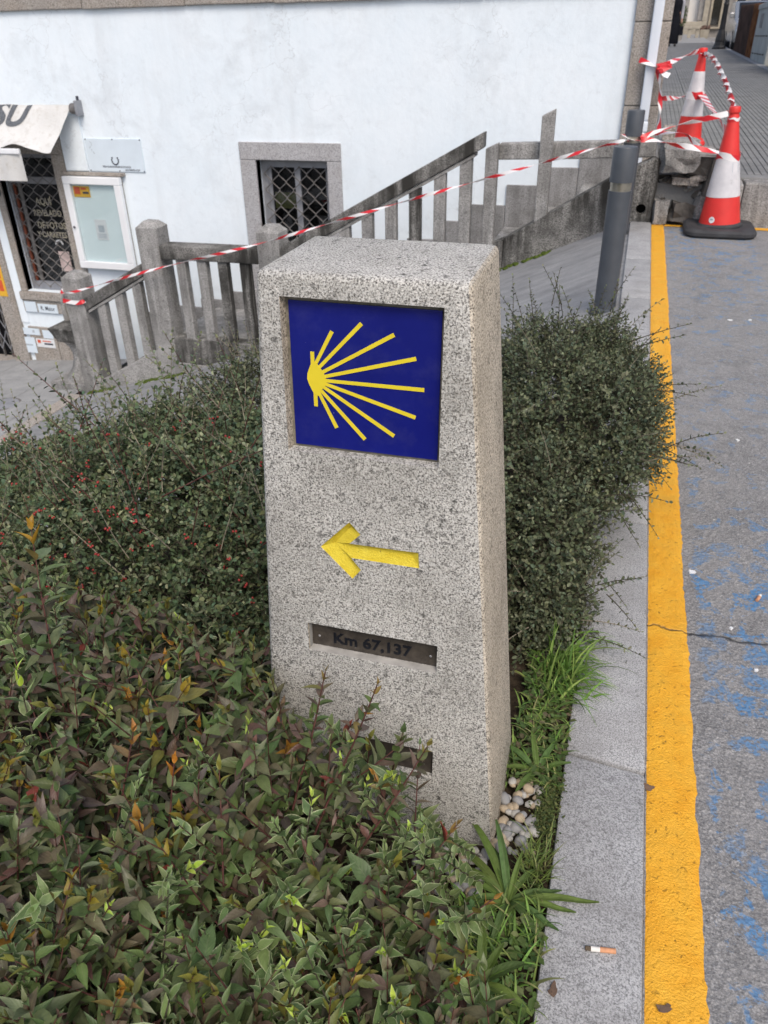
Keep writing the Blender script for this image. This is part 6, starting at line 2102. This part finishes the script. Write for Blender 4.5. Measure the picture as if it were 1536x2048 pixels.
# facade with columns at the end of the street
fb = thing('arcade_building', 'pale building with brown stone columns closing the street', 'building', (0, 52, 1.0))
fz0 = up_z(50) + .05
MB().box(-14, 2.62, 51.2, 58, fz0 - .5, 9.0).build('wall', 'render_white', fb)
for k, x in enumerate((-3.2, -2.3, -1.4, -.5, .4, 1.30, 2.10)):
    MB().box(x, x + .30, 50.75, 51.1, fz0 + .62, 8.5).build('column', 'stone_grey', fb, bevel=.02)
MB().box(-14, 2.60, 50.55, 51.19, fz0 - .4, fz0 + .60).build('parapet', 'stone_pale', fb, bevel=.02)
MB().box(2.35, 2.60, 50.6, 51.18, fz0 + .61, 8.6).build('corner_pilaster', 'stone_pale', fb, bevel=.02)
gb = thing('grey_building', 'grey stone building with tall windows behind the lamp post', 'building', (5, 54, 1.0))
MB().box(2.66, 14, 52.0, 60, fz0 - .5, 9.5).build('wall', 'stone_grey', gb)
for k in range(5):
    x = 2.85 + 1.15 * k
    w_ = MB().box(x, x + .42, 51.93, 51.999, fz0 + .45, fz0 + 3.0).build('window', 'car_glass', gb)
    MB().box(x - .10, x - .002, 51.88, 51.998, fz0 + .35, fz0 + 3.1).build('jamb', 'stone_pale', w_)
    MB().box(x + .422, x + .52, 51.88, 51.998, fz0 + .35, fz0 + 3.1).build('jamb', 'stone_pale', w_)
    MB().box(x - .12, x + .54, 51.84, 51.998, fz0 + .27, fz0 + .348).build('sill', 'stone_pale', w_)
# houses along the right side of the street, mostly out of frame
hb = thing('street_house', 'long stone house along the right side of the street', 'building', (9, 30, 0))
MB().box(8.5, 14, 10, 50, -.5, 7).build('wall', 'stone_grey', hb)
for k in range(8):
    MB().box(8.44, 8.499, 12 + 4.6 * k, 13.1 + 4.6 * k, 1.6, 3.4).build('window', 'car_glass', hb)
# rusty sheet-metal hoarding and pale skip
hd = thing('rusty_hoarding', 'rust brown corrugated sheet hoarding at the street kerb', 'hoarding', (2.62, 27.7, up_z(27)))
for k in range(14):
    y = 25.2 + .36 * k
    m_ = MB()
    z = up_z(y) - .10
    for (q0, q1, dx) in ((0, .12, 0), (.12, .18, .03), (.18, .30, .05), (.30, .36, .03)):
        m_.box(2.52 - dx, 2.56 - dx + .01, y + q0, y + q1 - .001, z, z + 1.30)
    m_.build('sheet', 'rust_sheet' if k > 2 else 'rust_orange', hd)
MB().box(2.57, 3.9, 25.2, 30.2, up_z(27) - .1, up_z(27) + 1.1).build('tray', 'rust_sheet', hd)
sk = thing('metal_skip', 'pale grey steel skip with slotted side parked at the kerb', 'skip', (2.9, 23.5, up_z(23)))
z = up_z(23) - .10
MB().box(2.50, 3.9, 21.9, 25.1, z + .04, z + 1.32).build('body', 'skip_grey', sk, bevel=.02)
for k in range(5):
    MB().box(2.488, 2.499, 22.3 + .55 * k, 22.6 + .55 * k, z + .25, z + .28).build('slot', 'iron_black', sk)
    MB().box(2.488, 2.499, 22.3 + .55 * k, 22.6 + .55 * k, z + .62, z + .65).build('slot', 'iron_black', sk)
MB().box(2.47, 2.499, 21.9, 25.1, z + 1.2, z + 1.30).build('rim', 'skip_grey', sk, bevel=.01)
MB().box(2.485, 2.4985, 23.8, 24.3, z + .80, z + 1.1).build('worn_plate', 'stone_grey', sk)
bs = thing('blue_board', 'blue site board with white panel above the grey skip', 'sign', (2.6, 22.4, 1.9))
MB().box(2.55, 2.58, 21.4, 23.6, z + 1.45, z + 1.85).build('panel', 'sign_blue', bs)
MB().box(2.545, 2.549, 21.5, 22.3, z + 1.55, z + 1.75).build('white_panel', 'paper', bs)
for y in (21.5, 23.4):
    MB().box(2.581, 2.62, y, y + .04, z + .5, z + 1.84).build('post', 'iron_black', bs)
# cars
def car(label, x0, y0, mat, length=4.1, width=1.72):
    z = up_z(y0 + length / 2) - .11
    t = thing('parked_car', label, 'car', (x0 + width / 2, y0 + length / 2, z), 'cars parked beside the upper pavement')
    prof = [(0, .35), (.02, .62), (.18, .80), (.95, .92), (1.55, 1.36), (1.75, 1.43), (2.9, 1.45), (3.55, 1.30), (3.95, .98), (4.08, .90), (4.1, .45), (4.02, .28), (.1, .25)]
    k = length / 4.1
    m_ = MB(); m_.prism([(y0 + a_ * k, z + b_) for a_, b_ in prof], x0, x0 + width, 'X')
    body = m_.build('body', mat, t, bevel=.09, seg=3, smooth=True, angle=.8)
    side = [(1.12, .95), (1.62, 1.33), (2.9, 1.37), (3.45, 1.24), (3.62, .97)]
    for xx_, d in ((x0, -.004), (x0 + width, .004)):
        m_ = MB(); m_.prism([(y0 + a_ * k, z + b_) for a_, b_ in side], xx_ + d, xx_ - d * 2, 'X'); m_.build('side_window', 'car_glass', t)
    m_ = MB(); m_.prism([(y0 + .99 * k, z + .955), (y0 + 1.54 * k, z + 1.372), (y0 + 1.53 * k, z + 1.385), (y0 + .97 * k, z + .965)], x0 + .12, x0 + width - .12, 'X'); m_.build('windscreen', 'car_glass', t)
    for yy in (.75, 3.35):
        for xx_ in (x0 - .005, x0 + width - .185):
            wh = MB().lathe([(.20, -.095), (.31, -.09), (.315, 0), (.31, .09), (.20, .095)], 20, (xx_ + .095, y0 + yy * k, z + .315), Matrix.Rotation(R_(90), 3, 'Y')).build('wheel', 'rubber', t, smooth=True, angle=.6)
            MB().lathe([(.19, -.1), (.19, .1), (.06, .104)], 16, (xx_ + .095, y0 + yy * k, z + .315), Matrix.Rotation(R_(90), 3, 'Y')).build('rim', 'car_silver', wh, smooth=True, angle=.5)
    for xx_ in (x0 - .14, x0 + width + .01):
        MB().box(xx_, xx_ + .13, y0 + 1.25 * k, y0 + 1.33 * k, z + .95, z + 1.10).build('mirror', mat, t, bevel=.02)
    for xx_ in (x0 + .08, x0 + width - .38):
        MB().box(xx_, xx_ + .30, y0 - .005, y0 + .14, z + .62, z + .76).build('headlight', 'paper', t, bevel=.02)
    MB().box(x0 + .45, x0 + width - .45, y0 - .012, y0 + .05, z + .40, z + .52).build('number_plate', 'paper', t)
    return t
car('dark parked car at the right edge of the frame', 2.53, 16.9, 'car_dark')
car('silver parked car beyond the rusty hoarding', 2.50, 31.2, 'car_silver')
# ------------------------------------------------------------------ the person walking away
MAT['cloth_dark'] = simple('cloth_dark', (.012, .013, .018), .9, .1, 0, .2, 20)
MAT['cloth_grey'] = simple('cloth_grey', (.42, .42, .46), .9, .1, 0, .1, 20)
MAT['skin_tone'] = simple('skin_tone', (.45, .26, .19), .6, .3, 0, .08, 20)
MAT['hair_dark'] = simple('hair_dark', (.03, .022, .018), .7, .3, 0, .3, 60)
def skin_figure(name, joints, edges, radii, root, mat, parent):
    me = bpy.data.meshes.new(name)
    me.from_pydata([tuple(j) for j in joints], edges, [])
    o = bpy.data.objects.new(name, me); col.objects.link(o)
    md = o.modifiers.new('skin', 'SKIN')
    ss = o.modifiers.new('sub', 'SUBSURF'); ss.levels = 2; ss.render_levels = 2
    for i, r in enumerate(radii):
        me.skin_vertices[0].data[i].radius = (r, r)
    me.skin_vertices[0].data[root].use_root = True
    bpy.context.view_layer.update()
    nm = bpy.data.meshes.new_from_object(o.evaluated_get(bpy.context.evaluated_depsgraph_get()))
    vs_ = [v.co.copy() for v in nm.vertices]; fs = [tuple(p.vertices) for p in nm.polygons]
    bpy.data.objects.remove(o); bpy.data.meshes.remove(me); bpy.data.meshes.remove(nm)
    return finish(name, vs_, fs, mat, parent, smooth=True, angle=3)
pX, pY = 0.70, 35.0
pZ = up_z(pY)
pe = thing('person', 'person in dark vest, pale grey sleeves and long dark skirt holding a black bag', 'person', (pX, pY, pZ))
def J(x, y, z): return Vector((pX + x, pY + y, pZ + z))
jt = [J(0, 0, .95), J(0, .01, 1.15), J(0, .02, 1.36), J(0, .02, 1.47), J(0, .0, 1.55), J(.01, -.01, 1.64),
      J(-.10, 0, .90), J(-.10, -.02, .50), J(-.10, .02, .09), J(-.10, -.10, .04),
      J(.10, 0, .90), J(.11, .03, .50), J(.11, .06, .09), J(.12, -.07, .04),
      J(-.18, .02, 1.38), J(-.22, .03, 1.10), J(-.22, -.02, .86), J(-.22, -.03, .77),
      J(.18, .02, 1.38), J(.22, .04, 1.10), J(.23, -.01, .86), J(.235, -.02, .77),
      J(.235, -.05, .72), J(.25, -.02, .70), J(.225, .0, .70), J(.215, -.045, .74), J(.24, .015, .715)]
ed = [(0, 1), (1, 2), (2, 3), (3, 4), (4, 5), (0, 6), (6, 7), (7, 8), (8, 9), (0, 10), (10, 11), (11, 12), (12, 13), (2, 14), (14, 15), (15, 16), (16, 17), (2, 18), (18, 19), (19, 20), (20, 21), (21, 22), (21, 23), (21, 24), (21, 25), (21, 26)]
rd = [.14, .13, .14, .055, .085, .08, .085, .06, .045, .035, .085, .06, .045, .035, .06, .045, .032, .03, .06, .045, .032, .03, .010, .010, .010, .010, .009]
skin_figure('body', jt, ed, rd, 0, 'skin_tone', pe)
MB().lathe([(.155, .92), (.19, .80), (.20, .5), (.215, .10), (.20, .08)], 18, (pX, pY, pZ), Matrix.Diagonal((1, .85, 1))).build('skirt', 'cloth_dark', pe, smooth=True, angle=.9)
MB().lathe([(.165, .88), (.16, 1.05), (.185, 1.25), (.195, 1.38), (.15, 1.46), (.07, 1.50)], 18, (pX, pY, pZ), Matrix.Diagonal((1, .8, 1))).build('vest', 'cloth_dark', pe, smooth=True, angle=.9)
for sg, a_, b_, c_ in ((-1, 14, 15, 16), (1, 18, 19, 20)):
    MB().tube([jt[a_] + Vector((-.02 * sg, 0, .05)), jt[a_] + Vector((.02 * sg, 0, 0)), jt[a_].lerp(jt[b_], .5) + Vector((.012 * sg, 0, 0)), jt[b_], jt[b_].lerp(jt[c_], .6), jt[c_]], [.065, .075, .066, .056, .048, .042], 12).build('sleeve', 'cloth_grey', pe, smooth=True, angle=.9)
MB().lathe([(.03, 1.50), (.085, 1.54), (.105, 1.62), (.095, 1.70), (.05, 1.74)], 14, (pX, pY + .02, pZ)).build('hair', 'hair_dark', pe, smooth=True)
for sx_ in (-.10, .115):
    MB().box(pX + sx_ - .045, pX + sx_ + .045, pY - .16, pY + .08, pZ, pZ + .07).build('shoe', 'iron_black', pe, bevel=.025)
hbg = thing('handbag', 'black bag hanging from the hand of the walking person', 'bag', (pX + .24, pY, pZ + .35))
MB().box(pX + .16, pX + .33, pY - .09, pY + .05, pZ + .34, pZ + .62).build('bag_body', 'cloth_dark', hbg, bevel=.03)
MB().tube([(pX + .19, pY - .02, pZ + .62), (pX + .22, pY - .02, pZ + .70), (pX + .26, pY - .02, pZ + .70), (pX + .30, pY - .02, pZ + .62)], .008, 6).build('handle', 'iron_black', hbg)
